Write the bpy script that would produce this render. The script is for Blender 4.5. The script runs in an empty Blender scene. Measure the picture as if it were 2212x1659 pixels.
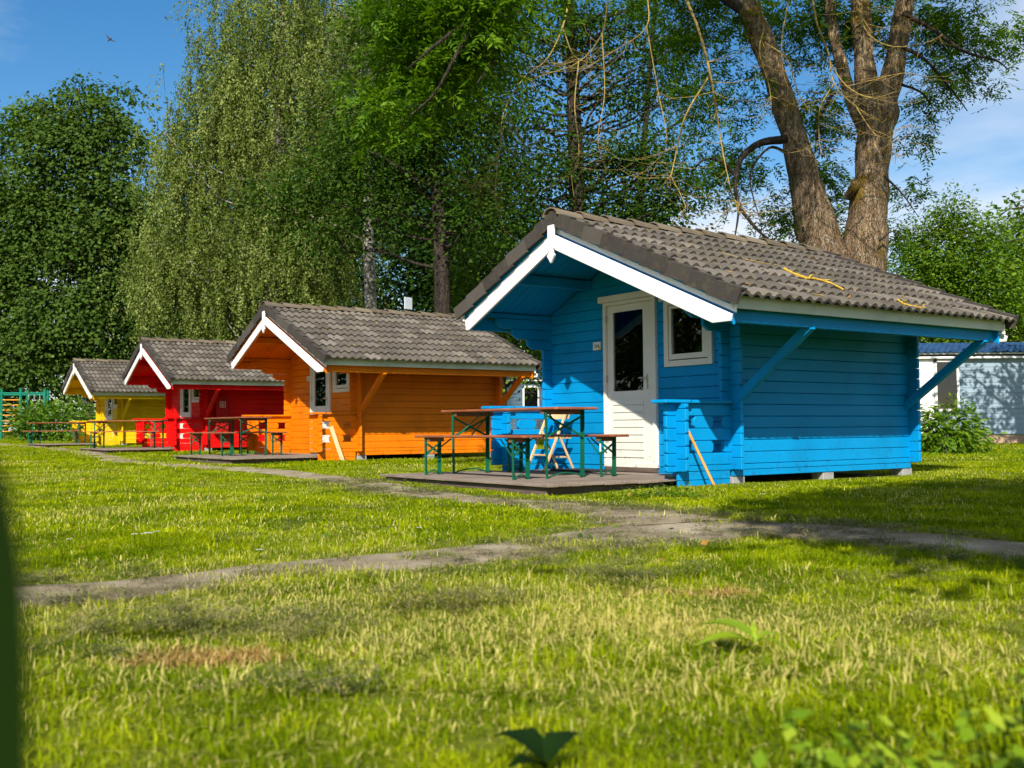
import bpy, bmesh, math, random
import numpy as np
from mathutils import Vector, Matrix, Euler

# ---------------------------------------------------------------- camera, sky, sun, exposure
SC = bpy.context.scene
CAM_H, PITCH, ROLL, FPX = 0.6423, 0.0416, -0.0077, 3874.65 / 3744.0   # focal length in picture widths
cd = bpy.data.cameras.new('camera')
cd.sensor_width = 36.0
cd.lens = FPX * 36.0
cd.clip_start = 0.02
cd.clip_end = 3000
cd.dof.use_dof = True
cd.dof.focus_distance = 12.0
cd.dof.aperture_fstop = 4.0
cam = bpy.data.objects.new('camera', cd)
SC.collection.objects.link(cam)
SC.camera = cam
c_, s_ = math.cos(PITCH), math.sin(PITCH)
cr_, sr_ = math.cos(ROLL), math.sin(ROLL)
FWD, UP0, RT0 = Vector((0, c_, s_)), Vector((0, -s_, c_)), Vector((1, 0, 0))
RT = RT0 * cr_ + UP0 * sr_
UP = RT0 * -sr_ + UP0 * cr_
m = Matrix.Identity(4)
for i in range(3):
    m[i][0], m[i][1], m[i][2] = RT[i], UP[i], -FWD[i]
m[2][3] = CAM_H
cam.matrix_world = m

SUN_DIR = Vector((0.118, 0.794, -0.597)).normalized()      # the way the light travels
SUN_EL = math.asin(-SUN_DIR.z)
SUN_AZ = math.atan2(-SUN_DIR.x, -SUN_DIR.y)                 # clockwise from +Y

W = bpy.data.worlds.new('World')
SC.world = W
W.use_nodes = True
nt = W.node_tree
nt.nodes.clear()
N = nt.nodes.new
out = N('ShaderNodeOutputWorld')
bg = N('ShaderNodeBackground')
bg.inputs['Strength'].default_value = 0.098
sky = N('ShaderNodeTexSky')
sky.sky_type = 'NISHITA'
sky.sun_disc = False
sky.sun_elevation = SUN_EL
sky.sun_rotation = SUN_AZ
sky.altitude = 0
sky.air_density = 1.0
sky.dust_density = 0.6
sky.ozone_density = 1.3
tc = N('ShaderNodeTexCoord')
sep = N('ShaderNodeSeparateXYZ')
nt.links.new(tc.outputs['Generated'], sep.inputs[0])
zc = N('ShaderNodeMath'); zc.operation = 'MAXIMUM'; zc.inputs[1].default_value = 0.0
nt.links.new(sep.outputs['Z'], zc.inputs[0])
za = N('ShaderNodeMath'); za.operation = 'ADD'; za.inputs[1].default_value = 0.16
nt.links.new(zc.outputs[0], za.inputs[0])
dx = N('ShaderNodeMath'); dx.operation = 'DIVIDE'
dy = N('ShaderNodeMath'); dy.operation = 'DIVIDE'
for d, ch in ((dx, 'X'), (dy, 'Y')):
    nt.links.new(sep.outputs[ch], d.inputs[0]); nt.links.new(za.outputs[0], d.inputs[1])
cmb = N('ShaderNodeCombineXYZ')
nt.links.new(dx.outputs[0], cmb.inputs[0]); nt.links.new(dy.outputs[0], cmb.inputs[1])
cmb.inputs[2].default_value = 14.0
cn = N('ShaderNodeTexNoise')
cn.inputs['Scale'].default_value = 0.62
cn.inputs['Detail'].default_value = 9
cn.inputs['Roughness'].default_value = 0.53
cn.inputs['Distortion'].default_value = 0.25
nt.links.new(cmb.outputs[0], cn.inputs['Vector'])
crp = N('ShaderNodeValToRGB')
crp.color_ramp.elements[0].position = 0.455
crp.color_ramp.elements[1].position = 0.655
nt.links.new(cn.outputs['Fac'], crp.inputs[0])
cmix = N('ShaderNodeMix'); cmix.data_type = 'RGBA'
cmix.inputs['B'].default_value = (6.2, 6.6, 7.2, 1)
hsv = N('ShaderNodeHueSaturation')
hsv.inputs['Saturation'].default_value = 1.42
nt.links.new(sky.outputs[0], hsv.inputs['Color'])
nt.links.new(crp.outputs[0], cmix.inputs['Factor'])
nt.links.new(hsv.outputs[0], cmix.inputs['A'])
nt.links.new(cmix.outputs['Result'], bg.inputs['Color'])
nt.links.new(bg.outputs[0], out.inputs[0])

sl = bpy.data.lights.new('sun', 'SUN')
sl.energy = 5.0
sl.angle = math.radians(0.53)
sl.color = (1.0, 0.945, 0.85)
sun = bpy.data.objects.new('sun', sl)
SC.collection.objects.link(sun)
sun.rotation_euler = SUN_DIR.to_track_quat('-Z', 'Y').to_euler()

vs = SC.view_settings
vs.view_transform = 'Standard'
vs.look = 'None'
vs.exposure = 0.55
vs.gamma = 1.0
SC.cycles.use_denoising = True
SC.cycles.use_adaptive_sampling = True
SC.cycles.adaptive_threshold = 0.03
SC.cycles.max_bounces = 5
SC.cycles.diffuse_bounces = 2
SC.cycles.glossy_bounces = 2
SC.cycles.transmission_bounces = 4
SC.cycles.transparent_max_bounces = 8
SC.cycles.caustics_reflective = False
SC.cycles.caustics_refractive = False

# ---------------------------------------------------------------- helpers
COL = SC.collection
rng = np.random.default_rng(7)
random.seed(7)
MC = {}


def at(x, y, D):
    """point at depth D seen at (x, y) of a 2212 x 1659 picture"""
    X = (x - 1106.0) / 2212.0 / FPX
    Y = (829.5 - y) / 2212.0 / FPX
    d = RT * X + UP * Y + FWD
    return Vector((0, 0, CAM_H)) + d * (D / d.y)


def G(x, y):
    return np.interp(y, [-1e3, 10, 22, 30, 40, 50, 60, 75, 1e3], [0, 0, .04, .075, .13, .225, .32, .4, .4])


def bump(x, y):
    return 0.013 * (np.sin(1.3 * x + .7 * y + .5) * np.sin(1.1 * y - .4 * x) + .6 * np.sin(2.9 * x + 1) * np.sin(2.3 * y))


def raw(name, verts, faces, smooth=False):
    me = bpy.data.meshes.new(name)
    me.from_pydata([tuple(v) for v in verts], [], faces)
    if smooth:
        me.polygons.foreach_set('use_smooth', [True] * len(me.polygons))
    me.update()
    return me


def put(name, me, mat, parent=None, loc=None, rot=None, label=None, cat=None, group=None, kind=None, olink=False):
    o = bpy.data.objects.new(name, me)
    COL.objects.link(o)
    if mat is not None:
        if olink:
            if len(me.materials) == 0:
                me.materials.append(None)
            o.material_slots[0].link = 'OBJECT'
            o.material_slots[0].material = mat
        elif len(me.materials) == 0:
            me.materials.append(mat)
    if parent is not None:
        o.parent = parent
    if loc is not None:
        o.location = loc
    if rot is not None:
        o.rotation_euler = rot
    tag(o, label, cat, group, kind)
    return o


def tag(o, label=None, cat=None, group=None, kind=None):
    for k, v in (('label', label), ('category', cat), ('group', group), ('kind', kind)):
        if v:
            o[k] = v
    return o


def empty(name, loc, rz, label, cat, group=None):
    o = bpy.data.objects.new(name, None)
    COL.objects.link(o)
    o.location = loc
    o.rotation_euler = (0, 0, rz)
    return tag(o, label, cat, group)


def bm_mesh(name, bm):
    me = bpy.data.meshes.new(name)
    bm.normal_update()
    bm.to_mesh(me)
    bm.free()
    return me


def prism(poly, t, axis='y', bevel=0.0, key=None, name='prism'):
    """polygon (p, z) pushed t along an axis, centred on it; axis y: p is x, axis x: p is y, axis z: poly is (x, y)"""
    k = key or ('prism', tuple((round(a, 4), round(b, 4)) for a, b in poly), round(t, 4), axis, bevel)
    if k in MC:
        return MC[k]
    bm = bmesh.new()
    lo, hi = [], []
    for a, b in poly:
        if axis == 'y':
            p, q = (a, -t / 2, b), (a, t / 2, b)
        elif axis == 'x':
            p, q = (-t / 2, a, b), (t / 2, a, b)
        else:
            p, q = (a, b, -t / 2), (a, b, t / 2)
        lo.append(bm.verts.new(p)); hi.append(bm.verts.new(q))
    n = len(poly)
    bm.faces.new(lo); bm.faces.new(hi[::-1])
    for i in range(n):
        bm.faces.new((lo[i], hi[i], hi[(i + 1) % n], lo[(i + 1) % n]))
    bmesh.ops.recalc_face_normals(bm, faces=bm.faces)
    if bevel:
        bmesh.ops.bevel(bm, geom=list(bm.edges), offset=bevel, segments=1, affect='EDGES', clamp_overlap=True)
    me = bm_mesh(name, bm)
    MC[k] = me
    return me


def boxm(sx, sy, sz, bevel=0.0):
    return prism([(-sx / 2, -sz / 2), (sx / 2, -sz / 2), (sx / 2, sz / 2), (-sx / 2, sz / 2)], sy, 'y', bevel, name='box')


def box(name, x0, x1, y0, y1, z0, z1, mat, parent=None, bevel=0.004, olink=False, **kw):
    me = boxm(round(x1 - x0, 4), round(y1 - y0, 4), round(z1 - z0, 4), bevel)
    return put(name, me, mat, parent, ((x0 + x1) / 2, (y0 + y1) / 2, (z0 + z1) / 2), olink=olink or True, **kw)


def bar(name, p0, p1, w, h, mat, parent=None, bevel=0.002, up=(0, 0, 1), **kw):
    p0, p1 = Vector(p0), Vector(p1)
    d = p1 - p0
    me = boxm(round(d.length, 3), w, h, bevel)
    X = d.normalized()
    u = Vector(up)
    if abs(X.dot(u)) > .98:
        u = Vector((0, 1, 0)) if abs(X.y) < .9 else Vector((1, 0, 0))
    Y = u.cross(X).normalized()
    Z = X.cross(Y)
    R = Matrix((X, Y, Z)).transposed()
    return put(name, me, mat, parent, (p0 + p1) / 2, R.to_euler(), olink=True, **kw)


def np_mesh(name, V, F, attrs=None, smooth=False):
    """V (n,3), F (m,k) all faces with k corners"""
    me = bpy.data.meshes.new(name)
    V = np.ascontiguousarray(V, dtype=np.float32)
    F = np.ascontiguousarray(F, dtype=np.int32)
    me.vertices.add(len(V))
    me.vertices.foreach_set('co', V.ravel())
    me.loops.add(F.size)
    me.loops.foreach_set('vertex_index', F.ravel())
    me.polygons.add(len(F))
    me.polygons.foreach_set('loop_start', np.arange(0, F.size, F.shape[1], dtype=np.int32))
    if smooth:
        me.polygons.foreach_set('use_smooth', np.ones(len(F), dtype=bool))
    for k, v in (attrs or {}).items():
        a = me.attributes.new(k, 'FLOAT', 'FACE')
        a.data.foreach_set('value', np.ascontiguousarray(v, dtype=np.float32))
    me.update(calc_edges=True)
    return me


def tube_arrays(path, radii, n=7, rough=0.0, r=None):
    P = np.array([tuple(p) for p in path], float)
    R = np.asarray(radii, float)
    m_ = len(P)
    T = np.gradient(P, axis=0)
    T /= np.linalg.norm(T, axis=1)[:, None] + 1e-9
    ref = np.array([1.0, 0, 0]) if abs(T[0][0]) < .8 else np.array([0, 1.0, 0])
    V = np.zeros((m_, n, 3))
    a = np.linspace(0, 2 * np.pi, n, endpoint=False)
    for i in range(m_):
        u = ref - T[i] * ref.dot(T[i]); u /= np.linalg.norm(u) + 1e-9
        w = np.cross(T[i], u)
        rr = R[i] * np.ones(n)
        if rough:
            rr = rr * (1 + rough * (r or rng).normal(size=n))
        V[i] = P[i] + rr[:, None] * (np.cos(a)[:, None] * u + np.sin(a)[:, None] * w)
    F = []
    for i in range(m_ - 1):
        for j in range(n):
            F.append((i * n + j, i * n + (j + 1) % n, (i + 1) * n + (j + 1) % n, (i + 1) * n + j))
    return V.reshape(-1, 3), np.array(F, dtype=np.int32)


def join_arrays(parts):
    V, F, o = [], [], 0
    for v, f in parts:
        V.append(v); F.append(f + o); o += len(v)
    return np.concatenate(V), np.concatenate(F)


def smooth_path(pts, k=5):
    """Catmull-Rom through points (x, y, z, r)"""
    P = np.array(pts, float)
    Q = np.vstack([2 * P[0] - P[1], P, 2 * P[-1] - P[-2]])
    o = []
    for i in range(1, len(Q) - 2):
        for t in np.linspace(0, 1, k, endpoint=False):
            a, b, c, d = Q[i - 1], Q[i], Q[i + 1], Q[i + 2]
            o.append(.5 * ((2 * b) + (-a + c) * t + (2 * a - 5 * b + 4 * c - d) * t * t + (-a + 3 * b - 3 * c + d) * t ** 3))
    o.append(P[-1])
    return np.array(o)


# ---------------------------------------------------------------- materials
def mat_new(name):
    m_ = bpy.data.materials.new(name)
    m_.use_nodes = True
    t = m_.node_tree
    t.nodes.clear()
    o = t.nodes.new('ShaderNodeOutputMaterial')
    return m_, t, o


def nd(t, typ, **kw):
    n = t.nodes.new(typ)
    for k, v in kw.items():
        if k in n.inputs:
            n.inputs[k].default_value = v
        else:
            setattr(n, k, v)
    return n


def ramp(t, fac, stops):
    r = t.nodes.new('ShaderNodeValToRGB')
    e = r.color_ramp.elements
    e[0].position, e[0].color = stops[0][0], (*stops[0][1], 1)
    e[1].position, e[1].color = stops[-1][0], (*stops[-1][1], 1)
    for p, c in stops[1:-1]:
        q = e.new(p); q.color = (*c, 1)
    t.links.new(fac, r.inputs[0])
    return r.outputs[0]


def mixc(t, fac, a, b, mode='MIX'):
    n = t.nodes.new('ShaderNodeMix'); n.data_type = 'RGBA'; n.blend_type = mode
    for sock, v in (('Factor', fac), ('A', a), ('B', b)):
        if hasattr(v, 'links'):
            t.links.new(v, n.inputs[sock])
        elif sock == 'Factor':
            n.inputs[sock].default_value = v
        else:
            n.inputs[sock].default_value = (*v, 1)
    return n.outputs['Result']


def noise(t, scale, detail=4, rough=.55, coords='Object', stretch=None):
    c = t.nodes.new('ShaderNodeTexCoord')
    v = c.outputs[coords]
    if coords == 'World':
        pass
    if stretch:
        mp = t.nodes.new('ShaderNodeMapping')
        mp.inputs['Scale'].default_value = stretch
        t.links.new(v, mp.inputs[0]); v = mp.outputs[0]
    n = t.nodes.new('ShaderNodeTexNoise')
    n.inputs['Scale'].default_value = scale
    n.inputs['Detail'].default_value = detail
    n.inputs['Roughness'].default_value = rough
    t.links.new(v, n.inputs['Vector'])
    return n.outputs['Fac']


def noise_w(t, scale, detail=4, rough=.55, stretch=None):
    g = t.nodes.new('ShaderNodeNewGeometry')
    v = g.outputs['Position']
    if stretch:
        mp = t.nodes.new('ShaderNodeMapping')
        mp.inputs['Scale'].default_value = stretch
        t.links.new(v, mp.inputs[0]); v = mp.outputs[0]
    n = t.nodes.new('ShaderNodeTexNoise')
    n.inputs['Scale'].default_value = scale
    n.inputs['Detail'].default_value = detail
    n.inputs['Roughness'].default_value = rough
    t.links.new(v, n.inputs['Vector'])
    return n.outputs['Fac']


def finish(t, o, col, rough=.6, bumpf=None, bdist=.004, bstr=.5, spec=.4, metal=0.0):
    b = t.nodes.new('ShaderNodeBsdfPrincipled')
    if hasattr(col, 'links'):
        t.links.new(col, b.inputs['Base Color'])
    else:
        b.inputs['Base Color'].default_value = (*col, 1)
    if hasattr(rough, 'links'):
        t.links.new(rough, b.inputs['Roughness'])
    else:
        b.inputs['Roughness'].default_value = rough
    b.inputs['Specular IOR Level'].default_value = spec
    b.inputs['Metallic'].default_value = metal
    if bumpf is not None:
        bp = t.nodes.new('ShaderNodeBump')
        bp.inputs['Distance'].default_value = bdist
        bp.inputs['Strength'].default_value = bstr
        t.links.new(bumpf, bp.inputs['Height'])
        t.links.new(bp.outputs[0], b.inputs['Normal'])
    t.links.new(b.outputs[0], o.inputs[0])
    return b


def orand(t):
    return t.nodes.new('ShaderNodeObjectInfo').outputs['Random']


def paint(name, c, worn=0.25, rough=.5, var=.10):
    m_, t, o = mat_new(name)
    n1 = noise_w(t, 1.7, 5)
    dark = tuple(v * (1 - 2.2 * var) for v in c)
    lite = tuple(min(1, v * (1 + var)) for v in c)
    col = ramp(t, n1, [(.3, dark), (.5, c), (.72, lite)])
    col = mixc(t, .12, col, ramp(t, orand(t), [(0, dark), (1, lite)]))
    n2 = noise_w(t, 26, 5, .7)
    dirt = ramp(t, n2, [(.60, (0, 0, 0)), (.72, (1, 1, 1))])
    mul = t.nodes.new('ShaderNodeMath'); mul.operation = 'MULTIPLY'; mul.inputs[1].default_value = worn
    t.links.new(dirt, mul.inputs[0])
    col = mixc(t, mul.outputs[0], col, tuple(v * .55 + .012 for v in c))
    gz = t.nodes.new('ShaderNodeNewGeometry'); sz = t.nodes.new('ShaderNodeSeparateXYZ')
    t.links.new(gz.outputs['Position'], sz.inputs[0])
    low = ramp(t, sz.outputs['Z'], [(.10, (1, 1, 1)), (.62, (0, 0, 0))])
    n5 = noise_w(t, 16, 8, .75)
    sp = ramp(t, n5, [(.54, (0, 0, 0)), (.64, (.55, .55, .55))])
    col = mixc(t, mixc(t, 1.0, low, sp, 'MULTIPLY'), col, (.035, .032, .02))
    n3 = noise_w(t, 9, 6, .6, stretch=(1, 1, 7))
    finish(t, o, col, rough, n3, .003, .35, spec=.16)
    return m_


def plain(name, c, rough=.6, var=.15, scale=6, metal=0.0, bstr=.3, spec=.4):
    m_, t, o = mat_new(name)
    n1 = noise(t, scale, 5)
    col = ramp(t, n1, [(.3, tuple(v * (1 - var) for v in c)), (.7, tuple(min(1, v * (1 + var)) for v in c))])
    finish(t, o, col, rough, n1, .003, bstr, spec, metal)
    return m_


def wood(name, c1, c2, c3, scale=5, axis=0, rough=.6):
    m_, t, o = mat_new(name)
    st = [9, 9, 9]; st[axis] = .9
    n1 = noise(t, scale, 6, .6, stretch=tuple(st))
    col = ramp(t, n1, [(.28, c1), (.5, c2), (.72, c3)])
    n2 = noise_w(t, 3, 4)
    col = mixc(t, .35, col, ramp(t, n2, [(.35, c1), (.65, c3)]))
    finish(t, o, col, rough, n1, .003, .4, .3)
    return m_


def tile_mat(name, base, lite, moss, lich):
    m_, t, o = mat_new(name)
    n1 = noise_w(t, 5, 6, .65)
    col = ramp(t, n1, [(.3, base), (.62, tuple((a + b) / 2 for a, b in zip(base, lite))), (.8, lite)])
    col = mixc(t, .6, col, ramp(t, orand(t), [(0, tuple(v * .55 for v in base)), (.5, base), (1, tuple(v * 1.12 for v in lite))]))
    n2 = noise_w(t, 11, 6, .7)
    f2 = ramp(t, n2, [(.50, (0, 0, 0)), (.66, (.75, .75, .75))])
    col = mixc(t, f2, col, moss)
    n3 = noise_w(t, 55, 3, .6)
    f3 = ramp(t, n3, [(.66, (0, 0, 0)), (.72, (.8, .8, .8))])
    col = mixc(t, f3, col, lich)
    n4 = noise_w(t, 90, 3, .7)
    finish(t, o, col, .85, n4, .004, .6, .2)
    return m_


def bark(name, c1, c2, c3, moss=None, lichen=None, scale=3.0, stretch=(3, 3, .6), bd=.05):
    m_, t, o = mat_new(name)
    n1 = noise_w(t, scale, 8, .68, stretch=stretch)
    col = ramp(t, n1, [(.3, c1), (.52, c2), (.72, c3)])
    if lichen:
        n3 = noise_w(t, 9, 6, .7)
        col = mixc(t, ramp(t, n3, [(.58, (0, 0, 0)), (.66, (.7, .7, .7))]), col, lichen)
    if moss:
        n2 = noise_w(t, 1.5, 6, .68)
        col = mixc(t, ramp(t, n2, [(.53, (0, 0, 0)), (.63, (.85, .85, .85))]), col, moss)
    v = t.nodes.new('ShaderNodeTexVoronoi'); v.feature = 'DISTANCE_TO_EDGE'
    g = t.nodes.new('ShaderNodeNewGeometry')
    mp = t.nodes.new('ShaderNodeMapping'); mp.inputs['Scale'].default_value = tuple(q * 3.2 for q in stretch)
    wv = t.nodes.new('ShaderNodeMix'); wv.data_type = 'VECTOR'; wv.inputs['Factor'].default_value = .12
    nz = t.nodes.new('ShaderNodeTexNoise'); nz.inputs['Scale'].default_value = 5
    t.links.new(g.outputs['Position'], nz.inputs['Vector'])
    t.links.new(g.outputs['Position'], wv.inputs['A']); t.links.new(nz.outputs['Color'], wv.inputs['B'])
    t.links.new(wv.outputs['Result'], mp.inputs[0]); t.links.new(mp.outputs[0], v.inputs['Vector'])
    v.inputs['Scale'].default_value = scale
    cr = ramp(t, v.outputs['Distance'], [(0, (.25, .25, .25)), (.12, (1, 1, 1))])
    col = mixc(t, .5, col, mixc(t, 1.0, col, cr, 'MULTIPLY'))
    hm = t.nodes.new('ShaderNodeMath'); hm.operation = 'MULTIPLY_ADD'; hm.inputs[1].default_value = .6
    t.links.new(cr, hm.inputs[0]); t.links.new(n1, hm.inputs[2])
    finish(t, o, col, .9, hm.outputs[0], bd, 1.0, .15)
    return m_


def leafmat(name, c1, c2, c3, trans=.35, rough=.5, spec=.35, back=None):
    """colour differs leaf by leaf; thin leaves let light through"""
    m_, t, o = mat_new(name)
    a = t.nodes.new('ShaderNodeAttribute'); a.attribute_name = 'rnd'
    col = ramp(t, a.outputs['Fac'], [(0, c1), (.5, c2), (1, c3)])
    if back:
        g = t.nodes.new('ShaderNodeNewGeometry')
        col = mixc(t, g.outputs['Backfacing'], col, back)
    b = t.nodes.new('ShaderNodeBsdfPrincipled')
    t.links.new(col, b.inputs['Base Color'])
    b.inputs['Roughness'].default_value = rough
    b.inputs['Specular IOR Level'].default_value = spec
    tr = t.nodes.new('ShaderNodeBsdfTranslucent')
    tcol = mixc(t, 1.0, col, (1.35, 1.3, .55), 'MULTIPLY')
    t.links.new(tcol, tr.inputs['Color'])
    mx = t.nodes.new('ShaderNodeMixShader'); mx.inputs[0].default_value = trans
    t.links.new(b.outputs[0], mx.inputs[1]); t.links.new(tr.outputs[0], mx.inputs[2])
    t.links.new(mx.outputs[0], o.inputs[0])
    return m_


def grassmat(name, g1, g2, g3, d1, d2, trans=.3):
    m_, t, o = mat_new(name)
    r = orand(t)
    a = t.nodes.new('ShaderNodeAttribute'); a.attribute_type = 'INSTANCER'; a.attribute_name = 'dry'
    f = t.nodes.new('ShaderNodeAttribute'); f.attribute_name = 'rnd'
    gcol = ramp(t, r, [(0, g1), (.5, g2), (1, g3)])
    gcol = mixc(t, .45, gcol, ramp(t, f.outputs['Fac'], [(0, g1), (1, g3)]))
    oi = t.nodes.new('ShaderNodeObjectInfo')
    pn = t.nodes.new('ShaderNodeTexNoise'); pn.inputs['Scale'].default_value = 1.7; pn.inputs['Detail'].default_value = 5; pn.inputs['Roughness'].default_value = .65
    t.links.new(oi.outputs['Location'], pn.inputs['Vector'])
    gcol = mixc(t, ramp(t, pn.outputs['Fac'], [(.42, (.62, .62, .62)), (.55, (0, 0, 0))]), gcol, tuple(v * .50 for v in g1[:1]) + tuple(v * .72 for v in g1[1:]))
    dcol = ramp(t, f.outputs['Fac'], [(0, d1), (1, d2)])
    ad = t.nodes.new('ShaderNodeMath'); ad.operation = 'ADD'
    t.links.new(a.outputs['Fac'], ad.inputs[0]); t.links.new(f.outputs['Fac'], ad.inputs[1])
    th = ramp(t, ad.outputs[0], [(.96, (0, 0, 0)), (1.0, (1, 1, 1))])
    col = mixc(t, th, gcol, dcol)
    b = t.nodes.new('ShaderNodeBsdfPrincipled')
    t.links.new(col, b.inputs['Base Color'])
    b.inputs['Roughness'].default_value = .7
    b.inputs['Specular IOR Level'].default_value = .02
    tr = t.nodes.new('ShaderNodeBsdfTranslucent')
    t.links.new(mixc(t, 1.0, col, (1.3, 1.25, .6), 'MULTIPLY'), tr.inputs['Color'])
    mx = t.nodes.new('ShaderNodeMixShader'); mx.inputs[0].default_value = trans
    t.links.new(b.outputs[0], mx.inputs[1]); t.links.new(tr.outputs[0], mx.inputs[2])
    t.links.new(mx.outputs[0], o.inputs[0])
    return m_


def glassmat(name, tint, gloss=.9):
    m_, t, o = mat_new(name)
    fr = nd(t, 'ShaderNodeFresnel', IOR=1.6)
    gl = nd(t, 'ShaderNodeBsdfGlossy', Roughness=.01)
    gl.inputs['Color'].default_value = (gloss, gloss, gloss, 1)
    tr = nd(t, 'ShaderNodeBsdfTransparent')
    tr.inputs['Color'].default_value = (*tint, 1)
    ad = nd(t, 'ShaderNodeMath', operation='MULTIPLY'); ad.inputs[1].default_value = 1.6
    t.links.new(fr.outputs[0], ad.inputs[0])
    mx = nd(t, 'ShaderNodeMixShader')
    t.links.new(ad.outputs[0], mx.inputs[0]); t.links.new(tr.outputs[0], mx.inputs[1]); t.links.new(gl.outputs[0], mx.inputs[2])
    t.links.new(mx.outputs[0], o.inputs[0])
    return m_


M = {}
M['blue'] = paint('blue paint', (.0, .255, .56), .35)
M['orange'] = paint('orange paint', (.78, .190, .0020), .2)
M['red'] = paint('red paint', (.70, .004, .004), .2)
M['yellow'] = paint('yellow paint', (.78, .50, .008), .25)
M['white'] = paint('white paint', (.80, .79, .76), .18, .45, .04)
M['fascia'] = paint('weathered white paint', (.66, .69, .58), .35, .6, .10)
M['frame'] = paint('cream white paint', (.76, .74, .64), .15, .45, .04)
M['tile'] = tile_mat('concrete roof tile', (.080, .068, .058), (.185, .162, .136), (.135, .118, .060), (.34, .31, .25))
M['verge'] = tile_mat('dark verge tile', (.052, .044, .039), (.095, .083, .073), (.085, .068, .042), (.20, .18, .15))
M['ridge'] = tile_mat('ridge tile', (.115, .092, .068), (.215, .178, .128), (.19, .135, .045), (.36, .32, .24))
M['dark'] = plain('dark interior', (.02, .02, .022), .9)
M['floor'] = plain('interior boards', (.10, .07, .045), .7)
M['concrete'] = plain('concrete block', (.30, .29, .27), .9, .2, 12)
M['glass'] = glassmat('window glass', (.42, .46, .46))
M['curtain'] = plain('grey curtain', (.20, .24, .26), .9)
M['metal'] = plain('brushed steel', (.55, .53, .48), .35, .1, metal=.9)
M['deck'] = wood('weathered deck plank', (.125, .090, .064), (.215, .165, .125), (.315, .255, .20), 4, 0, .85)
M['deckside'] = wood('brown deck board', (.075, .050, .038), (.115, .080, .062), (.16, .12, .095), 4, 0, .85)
M['tabletop'] = wood('varnished red brown board', (.16, .040, .018), (.29, .088, .035), (.40, .15, .065), 4, 0, .4)
M['batten'] = wood('brown batten', (.11, .05, .02), (.20, .10, .045), (.28, .16, .08), 5, 1, .6)
M['green'] = paint('green enamel', (.008, .115, .060), .35, .4, .15)
M['chairwood'] = wood('beech', (.50, .30, .13), (.62, .41, .20), (.70, .50, .28), 4, 2, .45)
M['stickwood'] = wood('orange pine stick', (.62, .24, .035), (.72, .32, .06), (.78, .40, .10), 4, 0, .5)
M['plank'] = wood('pale pine plank', (.58, .36, .15), (.72, .50, .26), (.80, .60, .36), 4, 0, .6)
M['rubber'] = plain('black rubber', (.022, .022, .022), .8, .2, 40)
M['black'] = plain('black ink', (.012, .012, .012), .6)
M['plate'] = plain('white plate', (.78, .78, .74), .4, .04)
M['yellowplate'] = plain('yellow print', (.80, .62, .02), .5, .04)
M['cabinet'] = paint('dark red cabinet', (.42, .008, .008), .1)
M['siding'] = paint('pale blue grey siding', (.25, .33, .39), .15, .5, .06)
M['sidingdark'] = paint('slate blue siding', (.060, .105, .145), .15, .5, .08)
M['bluetile'] = paint('blue metal tile', (.030, .085, .19), .5, .4, .2)
M['skirt'] = wood('pine skirting', (.30, .19, .11), (.42, .28, .18), (.52, .36, .24), 3, 0, .8)
M['playgreen'] = paint('play frame green', (.008, .17, .105), .15, .35)
M['playorange'] = plain('orange rung', (.74, .30, .03), .5, .08)
M['panel'] = plain('pale grey plastic', (.52, .58, .64), .5, .05)
M['bird'] = plain('dark feathers', (.03, .032, .04), .8)
M['ashbark'] = bark('ash bark', (.085, .052, .030), (.25, .170, .098), (.48, .36, .23), moss=(.27, .165, .006), lichen=(.44, .42, .34), scale=4.4, stretch=(3, 3, .4), bd=.06)
M['darkbark'] = bark('dark bark', (.022, .017, .013), (.055, .042, .032), (.11, .09, .07), scale=4)
M['birchbark'] = bark('birch bark', (.06, .05, .042), (.34, .31, .26), (.52, .49, .43), moss=(.10, .085, .03), scale=2.6, stretch=(1, 1, 2.2), bd=.02)
M['greybark'] = bark('grey bark', (.07, .06, .045), (.16, .14, .11), (.24, .22, .18), moss=(.12, .12, .03), scale=4)
M['lichentwig'] = bark('lichen covered twig', (.22, .15, .055), (.36, .25, .08), (.50, .35, .09), scale=9, stretch=(1, 1, 1), bd=.004)
M['yellowtwig'] = bark('yellow lichen branch', (.34, .22, .06), (.58, .37, .04), (.68, .47, .08), scale=12, stretch=(1, 1, 1), bd=.006)
M['l_linden'] = leafmat('linden leaf', (.020, .058, .003), (.060, .125, .008), (.20, .28, .050), .28, .5, .08, back=(.065, .115, .018))
M['l_birch'] = leafmat('birch leaf', (.055, .092, .010), (.145, .195, .034), (.30, .35, .11), .35, .6, .06)
M['l_dark'] = leafmat('dark leaf', (.016, .048, .004), (.034, .082, .007), (.070, .130, .014), .35, .55, .08)
M['l_deep'] = leafmat('shade-darkened wood leaf', (.007, .022, .003), (.014, .038, .005), (.030, .068, .010), .25, .55, .06)  # leaf colour darkened to stand in for the unlit insides of the crowns
M['l_ash'] = leafmat('ash leaf', (.036, .095, .003), (.075, .165, .006), (.17, .285, .012), .45, .5, .08)
M['l_right'] = leafmat('maple leaf', (.030, .080, .003), (.075, .155, .006), (.17, .26, .020), .3, .5, .08)
M['l_laurel'] = leafmat('laurel leaf', (.030, .090, .004), (.075, .170, .008), (.16, .27, .02), .25, .42, .35)
M['l_bush'] = leafmat('elder leaf', (.040, .105, .004), (.095, .195, .007), (.19, .30, .02), .35, .45, .2)
M['l_weed'] = leafmat('weed leaf', (.11, .20, .008), (.20, .31, .012), (.34, .43, .03), .3, .5, .12)
M['l_darkweed'] = leafmat('dark broad leaf', (.005, .016, .002), (.007, .021, .003), (.010, .028, .004), .1, .6, .05)
M['litter'] = leafmat('dead leaf', (.16, .065, .02), (.34, .15, .035), (.46, .28, .05), .15, .7, .2)
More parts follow.
